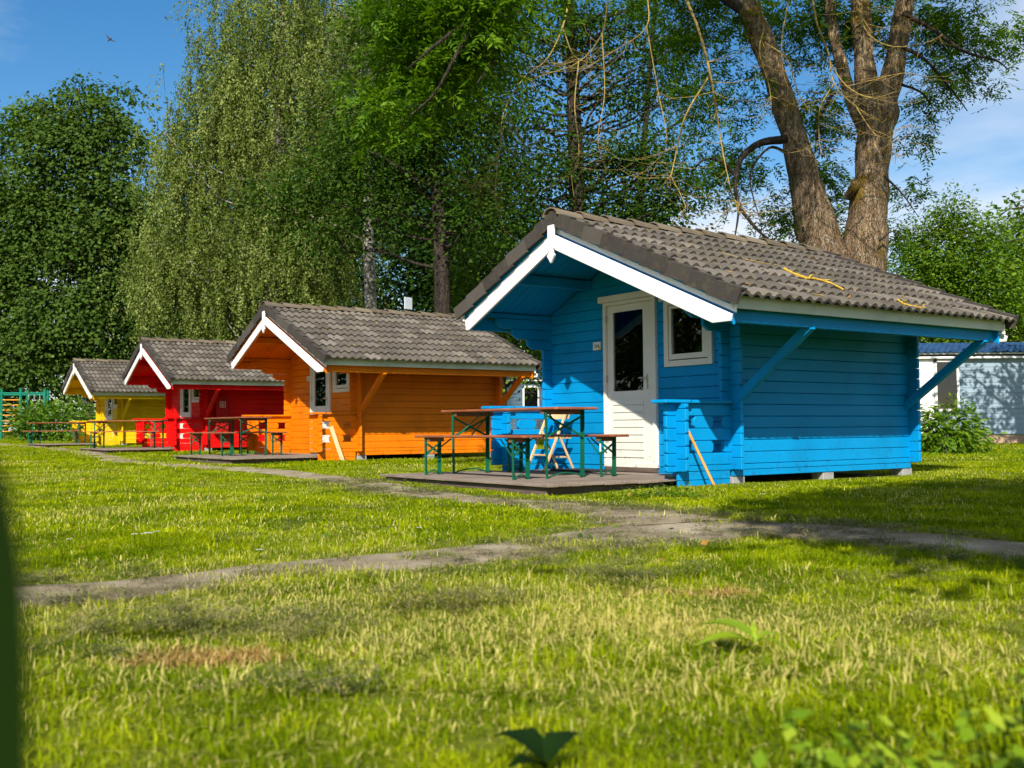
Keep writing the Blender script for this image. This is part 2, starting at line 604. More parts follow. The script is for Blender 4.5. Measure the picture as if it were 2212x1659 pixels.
M['petal'] = plain('white petal', (.80, .80, .78), .6, .03)
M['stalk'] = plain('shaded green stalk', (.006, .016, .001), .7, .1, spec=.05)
M['grass'] = grassmat('lawn grass', (.065, .130, .0006), (.235, .308, .0015), (.48, .52, .008), (.36, .30, .05), (.60, .53, .17))
M['clip'] = grassmat('cut grass', (.075, .080, .026), (.125, .125, .045), (.19, .185, .075), (.22, .18, .08), (.36, .31, .15), .1)
M['brown'] = grassmat('withered grass', (.27, .14, .035), (.40, .23, .065), (.50, .34, .12), (.40, .26, .08), (.55, .42, .16), .15)

# ---------------------------------------------------------------- ground and paths
PATH1 = [(-6.0, 3.3, .36), (-3.2, 3.95, .36), (-1.96, 4.24, .36), (-1.71, 4.34, .33), (-1.4, 4.55, .28), (-1.06, 4.83, .29), (-.57, 5.12, .38),
         (.23, 5.77, .46), (1.0, 6.6, .62), (1.6, 6.62, .46), (2.2, 6.0, .40), (2.9, 5.2, .38), (4.2, 4.0, .4), (7, 2.0, .4)]
PATH2 = [(-24, 47, .5), (-17.2, 37.5, .45), (-12.5, 30.4, .42), (-7.85, 21.4, .38), (-5.95, 18.8, .36), (-4.5, 17.0, .36), (-3.1, 15.1, .36), (-1.93, 12.7, .38), (-1.1, 10.8, .38),
         (-.1, 9.2, .38), (.68, 8.1, .42), (1.1, 6.9, .5)]


def path_info(P, step=.12):
    S = smooth_path([(p[0], p[1], 0, p[2]) for p in P], 24)
    return S


PATHS = [path_info([(a, b, c * .86) for a, b, c in PATH1]), path_info([(a, b, c * .82) for a, b, c in PATH2])]


def path_dist(X, Y):
    """signed distance to the path edges, negative inside"""
    best = np.full(X.shape, 1e9)
    for S in PATHS:
        for a, b in zip(S[:-1], S[1:]):
            d = b[:2] - a[:2]
            L2 = (d ** 2).sum() + 1e-9
            t = np.clip(((X - a[0]) * d[0] + (Y - a[1]) * d[1]) / L2, 0, 1)
            dist = np.hypot(X - a[0] - t * d[0], Y - a[1] - t * d[1]) - (a[3] + t * (b[3] - a[3]))
            best = np.minimum(best, dist)
    return best


def wob(x, y):
    return .5 * np.sin(2.3 * x + 1.7 * y) + .3 * np.sin(5.1 * x - 3.7 * y + 1) + .25 * np.sin(11 * x + 7 * y + 2) + .2 * np.sin(17 * y - 9 * x)


def build_ground():
    m_, t, o = mat_new('soil under grass')
    n1 = noise_w(t, .9, 6, .6)
    n2 = noise_w(t, 14, 6, .7)
    c = ramp(t, n1, [(.3, (.075, .110, .004)), (.5, (.12, .155, .005)), (.72, (.17, .185, .010))])
    c = mixc(t, ramp(t, n2, [(.4, (0, 0, 0)), (.7, (.7, .7, .7))]), c, (.10, .085, .025))
    finish(t, o, c, .95, n2, .03, .8, .1)
    xs = np.concatenate([np.linspace(-260, -32, 14), np.arange(-30, 30.1, .4), np.linspace(32, 260, 14)])
    ys = np.concatenate([np.linspace(-160, -12, 10), np.arange(-10, 62, .4), np.linspace(64, 420, 14)])
    X, Y = np.meshgrid(xs, ys)
    Z = G(X, Y) + bump(X, Y)
    V = np.stack([X, Y, Z], -1).reshape(-1, 3)
    nx, ny = len(xs), len(ys)
    i = np.arange(nx * ny).reshape(ny, nx)
    F = np.stack([i[:-1, :-1], i[:-1, 1:], i[1:, 1:], i[1:, :-1]], -1).reshape(-1, 4)
    put('ground', np_mesh('ground', V, F, smooth=True), m_, kind='structure')
    m_, t, o = mat_new('trodden sandy earth')
    n1 = noise_w(t, 2.2, 6, .62)
    n2 = noise_w(t, 30, 6, .7)
    c = ramp(t, n1, [(.3, (.165, .125, .075)), (.5, (.285, .230, .155)), (.7, (.43, .365, .265))])
    c = mixc(t, ramp(t, n2, [(.5, (0, 0, 0)), (.7, (.6, .6, .6))]), c, (.20, .175, .09))
    finish(t, o, c, .95, n2, .02, .8, .1)
    for k, S in enumerate(PATHS):
        T = np.gradient(S[:, :2], axis=0); T /= np.linalg.norm(T, axis=1)[:, None]
        Nn = np.stack([-T[:, 1], T[:, 0]], -1)
        V, F = [], []
        nc = 7
        for i, (s, n_) in enumerate(zip(S, Nn)):
            for j in range(nc):
                w = s[3] * 1.12 * (j / (nc - 1) * 2 - 1)
                if j in (0, nc - 1):
                    w *= 1 + .25 * float(wob(s[0] * 1.3 + j, s[1] * 1.3))
                x, y = s[0] + n_[0] * w, s[1] + n_[1] * w
                V.append((x, y, float(G(x, y) + bump(x, y)) + (.014 if j not in (0, nc - 1) else -.004) + k * .004))
        for i in range(len(S) - 1):
            for j in range(nc - 1):
                a = i * nc + j
                F.append((a, a + 1, a + nc + 1, a + nc))
        put('path', raw('path', V, F, True), m_, kind='structure', label=['sandy foot path crossing the lawn in front of the huts', 'trodden path running along the hut decks'][k])


build_ground()

# ---------------------------------------------------------------- log huts
ZR, SR, SLF = 3.09, .43, .45
AX, AL, DP, TH, PR = 1.519, -1.737, 3.305, .05, .14
PF, QB = 1.275, 3.486
GP = .132
EXPO, TW, TL = .338, .2975, .41


def roofz(x):
    return ZR - (SR * x if x > 0 else -SLF * x)


def tile_mesh():
    per = [(0, 0), (.02, .003), (.045, .025), (.075, .037), (.105, .025), (.13, .003)]
    prof = [(y * TW / .3, z) for y, z in per] + [((y + .15) * TW / .3, z) for y, z in per] + [(TW, 0)]
    V, F = [], []
    n = len(prof)
    for y, z in prof: V.append((0, y, z))
    for y, z in prof: V.append((TL, y, z + .036))
    for y, z in prof: V.append((TL + .002, y, z + .036))
    for y, z in prof: V.append((TL - .003, y, z * .9 + .006))
    for i in range(n - 1):
        F.append((i, n + i, n + i + 1, i + 1))
        F.append((2 * n + i, 3 * n + i, 3 * n + i + 1, 2 * n + i + 1))
    F.append((0, 3 * n, n))
    me = raw('roof_tile', V, F)
    me.polygons.foreach_set('use_smooth', [(p.index < 2 * (n - 1)) and p.index % 2 == 0 for p in me.polygons])
    return me


def verge_mesh():
    # L profile in (y, z), y = 0 is the outer face
    prof = [(0, -.10), (0, .062), (.09, .062), (.09, .040), (.028, .040), (.028, -.10)]
    V = [(0, y, z) for y, z in prof] + [(TL, y, z + .03) for y, z in prof]
    n = len(prof)
    F = [(i, (i + 1) % n, n + (i + 1) % n, n + i) for i in range(n)]
    F += [tuple(range(n))[::-1], tuple(range(n, 2 * n))]
    bm = bmesh.new()
    vv = [bm.verts.new(v) for v in V]
    for f in F: bm.faces.new([vv[i] for i in f])
    bmesh.ops.recalc_face_normals(bm, faces=bm.faces)
    return bm_mesh('verge_tile', bm)


def ridge_mesh():
    V, F = [], []
    n = 8
    L = .44
    for x0, r0, zz in ((0, .128, .012), (L, .108, -.012)):
        for rr in (r0, r0 - .018):
            for i in range(n + 1):
                a = math.pi * (i / n) * 1.0
                V.append((math.cos(a) * rr * 1.12, x0, math.sin(a) * rr * .78 + zz))
    k = n + 1
    for i in range(n):
        F.append((i, i + 1, 2 * k + i + 1, 2 * k + i))
        F.append((k + i, 3 * k + i, 3 * k + i + 1, k + i + 1))
        F.append((i, k + i, k + i + 1, i + 1))
    return raw('ridge_tile', V, F, False)


TILE, VERGE, RIDGE = tile_mesh(), verge_mesh(), ridge_mesh()


def hut(label, loc, yaw, pm, number=None, seed=0):
    r = random.Random(seed)
    H = empty('log_hut', loc, yaw, label, 'hut', 'painted log huts in a row')
    gap = .004

    def logx(x0, x1, z0, z1, y, xa=None, xb=None, n='wall_log', ch=True):
        """log along x; xa, xb are the ends at the top edge"""
        xa = x0 if xa is None else xa
        xb = x1 if xb is None else xb
        cx = round((x0 + x1) / 2, 3)
        h = z1 - z0 - gap
        c = .016 if ch else 0
        if ch and xa == x0 and xb == x1:
            poly = [(x0 - cx, c), (x0 - cx + c, 0), (x1 - cx - c, 0), (x1 - cx, c), (x1 - cx, h), (x0 - cx, h)]
        else:
            poly = [(x0 - cx, 0), (x1 - cx, 0), (xb - cx, h), (xa - cx, h)]
        me = prism(poly, TH, 'y', .006)
        return put(n, me, pm, H, (cx, y, z0), olink=True)

    def logy(y0, y1, z0, z1, x, n='wall_log', corbel=False, hole=False):
        cy = round((y0 + y1) / 2, 3)
        h = z1 - z0 - gap
        if hole:
            q = .03
            a, b = y0 - cy, y1 - cy
            poly = [(a, q), (a + q, 0), (b - q, 0), (b, q), (b, h - q), (b - q, h), (a + q, h), (a, h - q)]
        elif corbel:
            poly = [(y0 - cy, .055), (y0 - cy + .09, 0), (y1 - cy - .016, 0), (y1 - cy, .016), (y1 - cy, h), (y0 - cy, h)]
        else:
            c = .016
            poly = [(y0 - cy, c), (y0 - cy + c, 0), (y1 - cy - c, 0), (y1 - cy, c), (y1 - cy, h), (y0 - cy, h)]
        me = prism(poly, TH, 'x', .006)
        return put(n, me, pm, H, (x, cy, z0), olink=True)

    # end walls, logs along x
    openings = [(-.545, .33, .10, 2.165), (.555, 1.24, 1.385, 2.10)]

    def xend(z, side):
        e = (ZR - .165 - z) / (SR if side > 0 else SLF)
        lim = AX + PR if side > 0 else -AL + PR
        if z > 1.95: lim = 9
        return side * min(lim, e)

    for yy, ops in ((TH / 2, openings), (DP - TH / 2, [])):
        k = 0
        while True:
            z0 = .171 + GP * k
            z1 = z0 + GP
            k += 1
            if z1 > ZR - .19: break
            a0, b0, a1, b1 = xend(z0, -1), xend(z0, 1), xend(z1, -1), xend(z1, 1)
            cuts = sorted([op for op in ops if op[2] < z1 - .01 and op[3] > z0 + .01])
            segs, cur, cur1 = [], a0, a1
            for op in cuts:
                segs.append((cur, op[0], cur1, op[0]))
                cur = cur1 = op[1]
                if op[3] < z1 - .012:
                    logx(op[0], op[1], op[3], z1, yy, ch=False)
                if op[2] > z0 + .012:
                    logx(op[0], op[1], z0, op[2], yy, ch=False)
            segs.append((cur, b0, cur1, b1))
            for s0, s1, t0, t1 in segs:
                if s1 - s0 > .03:
                    logx(s0, s1, z0, z1, yy, t0, t1, ch=not cuts)
    # side walls, logs along y, with porch wings and corbels
    WY = -.972
    for side, x in ((1, AX - TH / 2), (-1, AL + TH / 2)):
        top = roofz(AX if side > 0 else AL) - .17
        logy(WY, DP + PR, .166, .23, x)
        k = 0
        while True:
            z0 = .23 + GP * k
            z1 = min(z0 + GP, top)
            if z1 - z0 < .03: break
            if k in (1, 3):
                logy(-.113, DP + PR, z0, z1, x)
                logy(-.57, -.277, z0, z1, x, 'wing_block', hole=True)
                logy(WY, -.727, z0, z1, x, 'wing_block')
            elif k < 5:
                logy(WY, DP + PR, z0, z1, x)
            else:
                y0 = {11: -.40, 12: -.65, 13: -.90}.get(k, -PR if k < 11 else -1.2)
                logy(y0, DP + PR, z0, z1, x, corbel=k >= 11)
            k += 1
        for i in range(6):
            z0 = .171 + GP * i
            z1 = min(z0 + GP, .888)
            logx(x - TH / 2 - PR, x + TH / 2 + PR, z0, z1, -.807, n='cross_log')
        cap = [(x - .115, -1.06), (x + .115, -1.06), (x + .115, -.70), (x + .085, -.66), (x + .085, -.02), (x - .085, -.02), (x - .085, -.66), (x - .115, -.70)]
        put('wing_cap', prism([(a - x, b) for a, b in cap], .036, 'z', .006), pm, H, (x, 0, .909), olink=True)
        # skirt boards and concrete pads
        box('skirt_board', x - .02, x + .021, .02, DP - .02, .096, .163, pm, H)
        box('skirt_board', x - .02, x + .019, -.80, -.02, .076, .163, pm, H)
        box('skirt_board', x - .02, x + .014, -.795, -.02, -.06, .073, pm, H)
        for yb in (.12, 1.66, 3.22):
            box('concrete_pad', x - .16, x + .012, yb - .1, yb + .1, -.08, .094, M['concrete'], H, .008)
    box('skirt_board', AL + .08, AX - .08, .01, .05, -.04, .168, pm, H)
    box('floor_panel', AL + .06, AX - .06, .06, DP - .06, .13, .17, M['floor'], H)
    # roof: slabs, soffit boards, purlins
    for side, xe, S in ((1, 2.69, SR), (-1, -1.95, SLF)):
        ze = roofz(xe)
        poly = [(0, ZR - .035), (xe, ze - .035), (xe, ze - .145), (0, ZR - .145)]
        put('roof_slab', prism(poly, PF + QB - .1, 'y'), pm, H, (0, (QB - PF) / 2, 0), olink=True)
        for i in range(9):
            y0 = -PF + .085 + i * .1315
            dz = r.uniform(-.001, .001)
            poly = [(side * .02, ZR - .148), (xe - side * .02, ze - .1475), (xe - side * .02, ze - .165), (side * .02, ZR - .166)]
            put('soffit_board', prism(poly, .127, 'y', .003), pm, H, (0, y0 + .0640, dz), olink=True)
        th = math.atan(S)
        rows = 9 if side > 0 else 7
        slope_len = (2.83 if side > 0 else 2.08) / math.cos(th)
        e = slope_len / rows
        for row in range(rows):
            d0 = (row + 1) * e - TL
            for c in range(16):
                y0 = -PF + .012 + c * TW
                if side < 0: y0 += TW
                px = side * d0 * math.cos(th)
                pz = ZR - .032 - d0 * math.sin(th)
                put('roof_tile', TILE, M['tile'], H, (px, y0 + r.uniform(-.003, .003), pz + r.uniform(0, .004)),
                    (r.uniform(-.006, .006), th + r.uniform(-.006, .006), (0 if side > 0 else math.pi) + r.uniform(-.006, .006)))
            for yv, flip in ((-PF - .016, 1), (QB + .016, -1)):
                # outer face towards the gable: local y must point inwards
                if side > 0:
                    rot, sc = (0, th, 0), (1, flip, 1)
                else:
                    rot, sc = (0, th, math.pi), (1, -flip, 1)
                o = put('verge_tile', VERGE, M['verge'], H, (side * d0 * math.cos(th), yv + r.uniform(-.004, .004), ZR - .03 - d0 * math.sin(th)), rot)
                o.scale = sc
    n = 12
    for i in range(n):
        put('ridge_tile', RIDGE, M['ridge'], H, (r.uniform(-.004, .004), -PF - .04 + i * (PF + QB + .0) / n, ZR - .025), (r.uniform(-.01, .01), 0, r.uniform(-.01, .01)))
    for x, z0, z1 in ((-.88, 2.40, 2.52), (.88, 2.41, 2.53), (0, 2.78, 2.90)):
        box('purlin', x - .045, x + .045, -PF + .06, .02, z0, z1, pm, H)
    # gable boards, front and back
    for yv, s in ((-PF + .015, -1), (QB - .015, 1)):
        for side, S, xe, cut in ((1, SR, 2.731, 1.632), (-1, SLF, 1.858, 1.907)):
            def L(off, x): return ZR - off - S * x
            xb = (ZR - .39 - cut) / S
            poly = [(0, ZR - .22), (side * xe, L(.22, xe)), (side * (xe - .02), cut), (side * xb, cut), (0, ZR - .39)]
            put('barge_board', prism(poly, .026, 'y', .003), M['white'], H, (0, yv + s * .006 - s * .0025 * (side > 0), 0), olink=True)
            xs = xe - .06
            poly = [(0, ZR - .13), (side * xs, L(.13, xs)), (side * xs, L(.335, xs)), (0, ZR - .335)]
            put('verge_light_stop', prism(poly, .03, 'y', .002), pm, H, (0, yv - s * .082 - s * .003 * (side > 0), 0), olink=True)  # added backing board, keeps sun from leaking through the slit above the barge
            poly = [(0, ZR - .085), (side * xe, L(.085, xe)), (side * xe, L(.204, xe)), (0, ZR - .204)]
            put('barge_trim', prism(poly, .022, 'y', .003), M['white'], H, (0, yv - s * .048 - s * .002 * (side > 0), 0), olink=True)
        fin = [(-.055, 2.97), (.055, 2.97), (.055, 2.70), (.035, 2.68), (.035, 2.655), (.07, 2.62), (0, 2.53), (-.07, 2.62), (-.035, 2.655), (-.035, 2.68), (-.055, 2.70)]
        put('finial', prism(fin, .03, 'y', .003), M['white'], H, (0, yv + s * .034, 0), olink=True)
    # eaves
    for x, zt, zb, s in ((2.70, 1.880, 1.757, 1), (-1.96, 2.150, 2.03, -1)):
        box('fascia_board', x - .013, x + .013, -PF + .035, QB - .035, zb, zt, M['fascia'], H)
        xm = x - s * .125
        box('eave_beam', xm - .035, xm + .035, -PF + .075, QB - .075, zb - .12, zb + .03, pm, H)
    for yb in (.03, 3.2):
        bar('brace', (1.50, yb, .87), (2.60, yb, 1.665), .075, .095, pm, H, .004)
    # door
    d = box('door', -.53, .305, .0, .04, .20, 2.155, M['white'], H)

    def dsub(name, x0, x1, y0, y1, z0, z1, mat, b=.003):
        o = box(name, x0, x1, y0, y1, z0, z1, mat, None, b)
        o.parent = d
        o.location = Vector(o.location) - Vector(d.location)
        return o
    bpy.data.objects.remove(d)
    # leaf built as stiles and rails round the glass
    bm = bmesh.new()
    for x0, x1, z0, z1 in ((-.53, -.423, .20, 2.155), (.124, .305, .20, 2.155), (-.424, .125, 2.071, 2.155), (-.424, .125, .20, 1.087)):
        mm = Matrix.Translation(((x0 + x1) / 2, .012, (z0 + z1) / 2)) @ Matrix.Diagonal((x1 - x0, .04, z1 - z0, 1))
        bmesh.ops.create_cube(bm, size=1, matrix=mm)
    d = put('door', bm_mesh('door', bm), M['frame'], H)

    def dpart(name, x0, x1, y0, y1, z0, z1, mat, b=.003, p=None):
        return box(name, x0, x1, y0, y1, z0, z1, mat, p or d, b)
    for i in range(8):
        z0 = .275 + i * .0915
        dpart('door_slat', -.425, .126, -.020, -.0085, z0, z0 + .083, M['frame'])
    dpart('pane', -.43, .13, .010, .016, 1.08, 2.08, M['glass'], 0)
    dpart('door_frame', -.584, -.535, -.04, .03, .155, 2.205, M['frame'])
    dpart('door_frame', .308, .368, -.04, .03, .155, 2.205, M['frame'])
    dpart('door_frame', -.534, .307, -.038, .03, 2.158, 2.203, M['frame'])
    dpart('drip_cap', -.655, .40, -.062, .02, 2.206, 2.285, M['frame'])
    dpart('door_sill', -.57, .35, -.035, .03, .10, .154, M['deckside'])
    dpart('threshold', -.584, .368, -.036, .02, .155, .198, M['frame'])
    hp = dpart('handle_plate', .185, .222, -.014, -.0085, 1.10, 1.28, M['metal'])
    bar('handle', (.203, -.012, 1.235), (.203, -.055, 1.235), .016, .016, M['metal'], hp).parent = d
    bar('handle', (.21, -.055, 1.235), (.085, -.055, 1.235), .014, .018, M['metal'], d)
    for z0 in (.45, 1.2, 1.95):
        dpart('hinge', -.541, -.527, -.05, -.0085, z0, z0 + .09, M['metal'])
    # curtain behind the door glass
    V, F = [], []
    for i in range(29):
        x = -.44 + i * .02
        V += [(x, .10 + .016 * math.sin(i * 1.35) + .006 * math.sin(i * 3.1), .98), (x, .10 + .014 * math.sin(i * 1.35 + .3), 2.10)]
    for i in range(28): F.append((2 * i, 2 * i + 2, 2 * i + 3, 2 * i + 1))
    if 'curtain' not in MC: MC['curtain'] = raw('curtain', V, F, True)
    put('curtain', MC['curtain'], M['curtain'], H)
    # window
    bm = bmesh.new()
    for x0, x1, z0, z1 in ((.515, .585, 1.344, 2.117), (1.212, 1.28, 1.344, 2.117), (.584, 1.213, 1.344, 1.412), (.584, 1.213, 2.065, 2.117)):
        bmesh.ops.create_cube(bm, size=1, matrix=Matrix.Translation(((x0 + x1) / 2, -.008, (z0 + z1) / 2)) @ Matrix.Diagonal((x1 - x0, .06, z1 - z0, 1)))
    w = put('window', bm_mesh('window', bm), M['frame'], H)
    bm = bmesh.new()
    for x0, x1, z0, z1 in ((.592, .632, 1.425, 2.058), (1.125, 1.205, 1.425, 2.058), (.631, 1.126, 1.425, 1.486), (.631, 1.126, 2.018, 2.058)):
        bmesh.ops.create_cube(bm, size=1, matrix=Matrix.Translation(((x0 + x1) / 2, -.004, (z0 + z1) / 2)) @ Matrix.Diagonal((x1 - x0, .05, z1 - z0, 1)))
    put('sash', bm_mesh('sash', bm), M['frame'], w)
    dpart('pane', .625, 1.13, .0, .006, 1.48, 2.03, M['glass'], 0, w)
    dpart('window_cap', .455, 1.335, -.06, .02, 2.119, 2.195, M['frame'], .003, w)
    # number plate
    if number:
        p = box('number_plate', -.811, -.666, -.012, -.002, 1.624, 1.728, M['plate'], H, .001)
        text('numeral', number, .062, (-.738, -.0135, 1.655), M['black'], p, base=p.location)
        put('corner_mark', prism([(0, 0), (.05, 0), (.05, .055), (.03, .05), (.012, .03)], .0008, 'y'), M['yellowplate'], p, (.022, -.0056, -.0515))
        for sx in (-.062, .062):
            put('screw', prism([(.004 * math.cos(a), .004 * math.sin(a)) for a in np.linspace(0, 6.28, 7)[:-1]], .001, 'y'), M['black'], p, (sx, -.0056, 0))
    return H


def text(name, s, size, loc, mat, parent, base=None):
    c = bpy.data.curves.new('t', 'FONT')
    c.body = s
    c.size = size
    c.align_x = 'CENTER'
    c.extrude = .0004
    c.offset = .0008
    o = bpy.data.objects.new('t', c)
    me = bpy.data.meshes.new_from_object(o)
    bpy.data.objects.remove(o)
    me.transform(Matrix.Rotation(math.pi / 2, 4, 'X'))
    me.materials.clear()
    l = Vector(loc) - (Vector(base) if base is not None else Vector((0, 0, 0)))
    return put(name, me, mat, parent, l)


HB = (1.518, 12.8567, -.9524)
HO = (-3.888, 21.829, -.962)
HR = (-9.182, 29.975, -.981)
HY = (-14.725, 38.865, -.979)


def hl(h, x, y, z=0.0):
    c, s = math.cos(h[2]), math.sin(h[2])
    X, Y = h[0] + c * x - s * y, h[1] + s * x + c * y
    return Vector((X, Y, z))


HZ = {HB: 0.0, HO: .042, HR: .077, HY: .115}
hut('bright blue log hut with grey tiled roof, nearest of the row', (HB[0], HB[1], 0), HB[2], M['blue'], '234', 1)
hut('orange log hut with grey tiled roof behind the blue one', (HO[0], HO[1], HZ[HO]), HO[2], M['orange'], '23', 2)
hut('red log hut between the orange and the yellow hut', (HR[0], HR[1], HZ[HR]), HR[2], M['red'], None, 3)
hut('yellow log hut at the far end of the row', (HY[0], HY[1], HZ[HY]), HY[2], M['yellow'], None, 4)

DZ = .095


def deck(h, label, seed):
    r = random.Random(seed)
    D = empty('deck', (h[0], h[1], HZ[h]), h[2], label, 'deck', 'wooden decks in front of the huts')
    n = 17
    y0, y1 = -2.52, -.06
    w = (y1 - y0) / n
    for i in range(n):
        a = y0 + i * w
        xr = 1.50 if a + w < -.86 else 1.44
        xl = -1.86 if a + w < -.86 else -1.66
        dx0, dx1 = r.uniform(-.012, .012), r.uniform(-.012, .012)
        me = boxm(round(xr - xl + dx1, 3), round(w - .007, 4), .028, .004)
        put('plank', me, M['deck'], D, ((xl + xr) / 2 + dx0, a + w / 2, DZ - .014 + r.uniform(-.0025, .0025)), (r.uniform(-.006, .006), r.uniform(-.001, .001), 0))
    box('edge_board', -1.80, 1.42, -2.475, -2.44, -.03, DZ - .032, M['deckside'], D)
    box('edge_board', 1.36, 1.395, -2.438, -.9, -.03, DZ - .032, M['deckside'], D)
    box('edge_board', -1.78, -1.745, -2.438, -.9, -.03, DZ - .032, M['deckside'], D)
    return D


deck(HB, 'weathered plank deck under the tables of the blue hut', 1)
deck(HO, 'weathered plank deck in front of the orange hut', 2)
deck(HR, 'weathered plank deck in front of the red hut', 3)
deck(HY, 'weathered plank deck in front of the yellow hut', 4)


# ---------------------------------------------------------------- beer tables, benches, chair
def trestle(name, label, cat, group, loc, rz, L, Wd, Ht, fx, lw, arc=True, sticker=False):
    T = empty(name, loc, rz, label, cat, group)
    th = .028
    # top: rounded slab with slightly bowed edge
    poly = []
    for cx, cy, a0 in ((L / 2 - .03, Wd / 2 - .03, 0), (-L / 2 + .03, Wd / 2 - .03, 90), (-L / 2 + .03, -Wd / 2 + .03, 180), (L / 2 - .03, -Wd / 2 + .03, 270)):
        for a in (0, 45, 90):
            t = math.radians(a0 + a)
            poly.append((cx + .03 * math.cos(t), cy + .03 * math.sin(t)))
    put('top_board', prism(poly, th, 'z', .007), M['tabletop'], T, (0, 0, Ht - th / 2), olink=True)
    hw = lw / 2
    for s in (-1, 1):
        x = s * fx
        box('batten', x + (.03 if s < 0 else -.085), x + (.085 if s < 0 else -.03), -Wd / 2 + .03, Wd / 2 - .03, Ht - th - .048, Ht - th - .001, M['batten'], T)
        for q in (-1, 1):
            # angle iron leg
            y = q * hw
            me_key = ('leg', round(Ht, 3), q)
            if me_key not in MC:
                a, b = .034, .004
                pl = [(0, 0), (a, 0), (a, b), (b, b), (b, a * -q + (b if q < 0 else 0)), (0, a * -q)]
                pl = [(0, 0), (a, 0), (a, -q * b), (b, -q * b), (b, -q * a), (0, -q * a)]
                MC[me_key] = prism(pl, Ht - th, 'z', 0)
            put('leg', MC[me_key], M['green'], T, (x - .017, y, (Ht - th) / 2), (q * -.012, 0, 0))
        zt = Ht - th - .06
        zb = Ht - th - (.30 if Ht > .6 else .20)
        bar('cross_bar', (x + .008, -hw, zt), (x + .008, hw, zb), .006, .024, M['green'], T, .001)
        bar('cross_bar', (x - .008, hw, zt), (x - .008, -hw, zb), .006, .024, M['green'], T, .001)
        # folding stay from the leg frame to the top
        bar('stay', (x - s * .01, 0, zb + .02), (x - s * .34, .04, Ht - th - .012), .006, .018, M['green'], T, .001)
        bar('stay', (x - s * .01, -hw * .9, zb - .01), (x - s * .30, -.05, Ht - th - .012), .006, .016, M['green'], T, .001)
        if Ht < .6:
            bar('rod', (x, -hw, zb - .03), (x, hw, zb - .03), .008, .008, M['green'], T, .001)
        # bowed bottom bar
        P = [(x, -hw + .02 + (lw - .04) * i / 8, .012 + .045 * math.sin(math.pi * i / 8), .009) for i in range(9)]
        v, f = tube_arrays([p[:3] for p in P], [p[3] for p in P], 5)
        k = ('bow', round(lw, 3), round(x, 3))
        if k not in MC: MC[k] = np_mesh('bottom_bar', v, f)
        put('bottom_bar', MC[k], M['green'], T, olink=True)
    if sticker:
        box('sticker', fx - .0185, fx - .0172, -hw - .002, -hw + .001, .30, .38, M['plate'], T, 0)
        box('sticker', fx - .014, fx + .012, -hw - .0022, -hw - .0005, .28, .37, M['plate'], T, 0)
    return T


def table(h, x, y, rz, label, abs_rz=None):
    p = hl(h, x, y, HZ[h] + DZ)
    return trestle('beer_table', label, 'table', 'folding tables on the decks', p, h[2] + rz if abs_rz is None else abs_rz, 2.2, .62, .77, .88, .54)


def bench(h, x, y, rz, label, abs_rz=None, sticker=False):
    p = hl(h, x, y, HZ[h] + DZ)
    return trestle('beer_bench', label, 'bench', 'folding benches on the decks', p, h[2] + rz if abs_rz is None else abs_rz, 2.2, .27, .47, .875, .215, sticker=sticker)


table(HB, -.41, -1.53, .045, 'long folding table with green legs on the deck of the blue hut')
bench(HB, -.38, -2.12, .015, 'folding bench along the front edge of the blue hut deck')
bench(HB, -.29, -.985, .01, 'folding bench between table and door of the blue hut', sticker=True)
table(HO, -.98, -1.47, .02, 'folding table with green legs on the deck of the orange hut')
bench(HO, -.98, -2.02, .02, 'folding bench at the front of the orange hut deck')
bench(HO, -.95, -.99, .02, 'folding bench beside the left wing of the orange hut')


def at_world(X, Y):
    return lambda h: None


def place_w(fn, h, X, Y, rz, label):
    c, s = math.cos(h[2]), math.sin(h[2])
    dx, dy = X - h[0], Y - h[1]
    return fn(h, c * dx + s * dy, -s * dx + c * dy, 0, label, abs_rz=rz)


place_w(table, HR, -10.75, 29.75, -.12, 'folding table seen lengthwise on the deck of the red hut')
place_w(bench, HR, -10.72, 29.2, -.12, 'folding bench seen lengthwise on the deck of the red hut')
place_w(table, HY, -16.75, 39.2, -.10, 'folding table on the deck of the yellow hut')
place_w(bench, HY, -16.75, 38.65, -.10, 'folding bench on the deck of the yellow hut')


def chair():
    T = empty('folding_chair', hl(HB, -1.28, -.34, DZ), HB[2], 'pale wooden folding chair in the porch of the blue hut', 'chair')
    w = .19
    for s in (-1, 1):
        x = s * w
        bar('leg', (x, -.26, 0), (x, .13, .80), .022, .034, M['chairwood'], T, .004)
        bar('leg', (x * .86, .24, 0), (x * .86, -.02, .50), .020, .032, M['chairwood'], T, .004)
    # curved back rest
    V, F = [], []
    for i in range(9):
        a = (i / 8 * 2 - 1)
        yy = .135 + .025 * (1 - a * a)
        for dy_ in (0, .012):
            for z in (.66, .775):
                V.append((a * w, yy + dy_ + (z - .66) * .3, z))
    for i in range(8):
        b = 4 * i
        F += [(b, b + 4, b + 5, b + 1), (b + 2, b + 3, b + 7, b + 6), (b + 1, b + 5, b + 7, b + 3), (b, b + 2, b + 6, b + 4)]
    F += [(0, 1, 3, 2), (32, 34, 35, 33)]
    put('backrest', raw('backrest', V, F), M['chairwood'], T)
    for i in range(6):
        y = -.20 + i * .068
        box('seat_slat', -w + .02, w - .02, y, y + .052, .43, .446, M['chairwood'], T)
    for s in (-1, 1):
        box('seat_rail', s * (w - .045) - .012, s * (w - .045) + .012, -.21, .21, .405, .429, M['chairwood'], T)
    bar('stretcher', (-w, -.165, .20), (w, -.165, .20), .016, .022, M['chairwood'], T)
    bar('stretcher', (-w * .86, .15, .17), (w * .86, .15, .17), .016, .022, M['chairwood'], T)


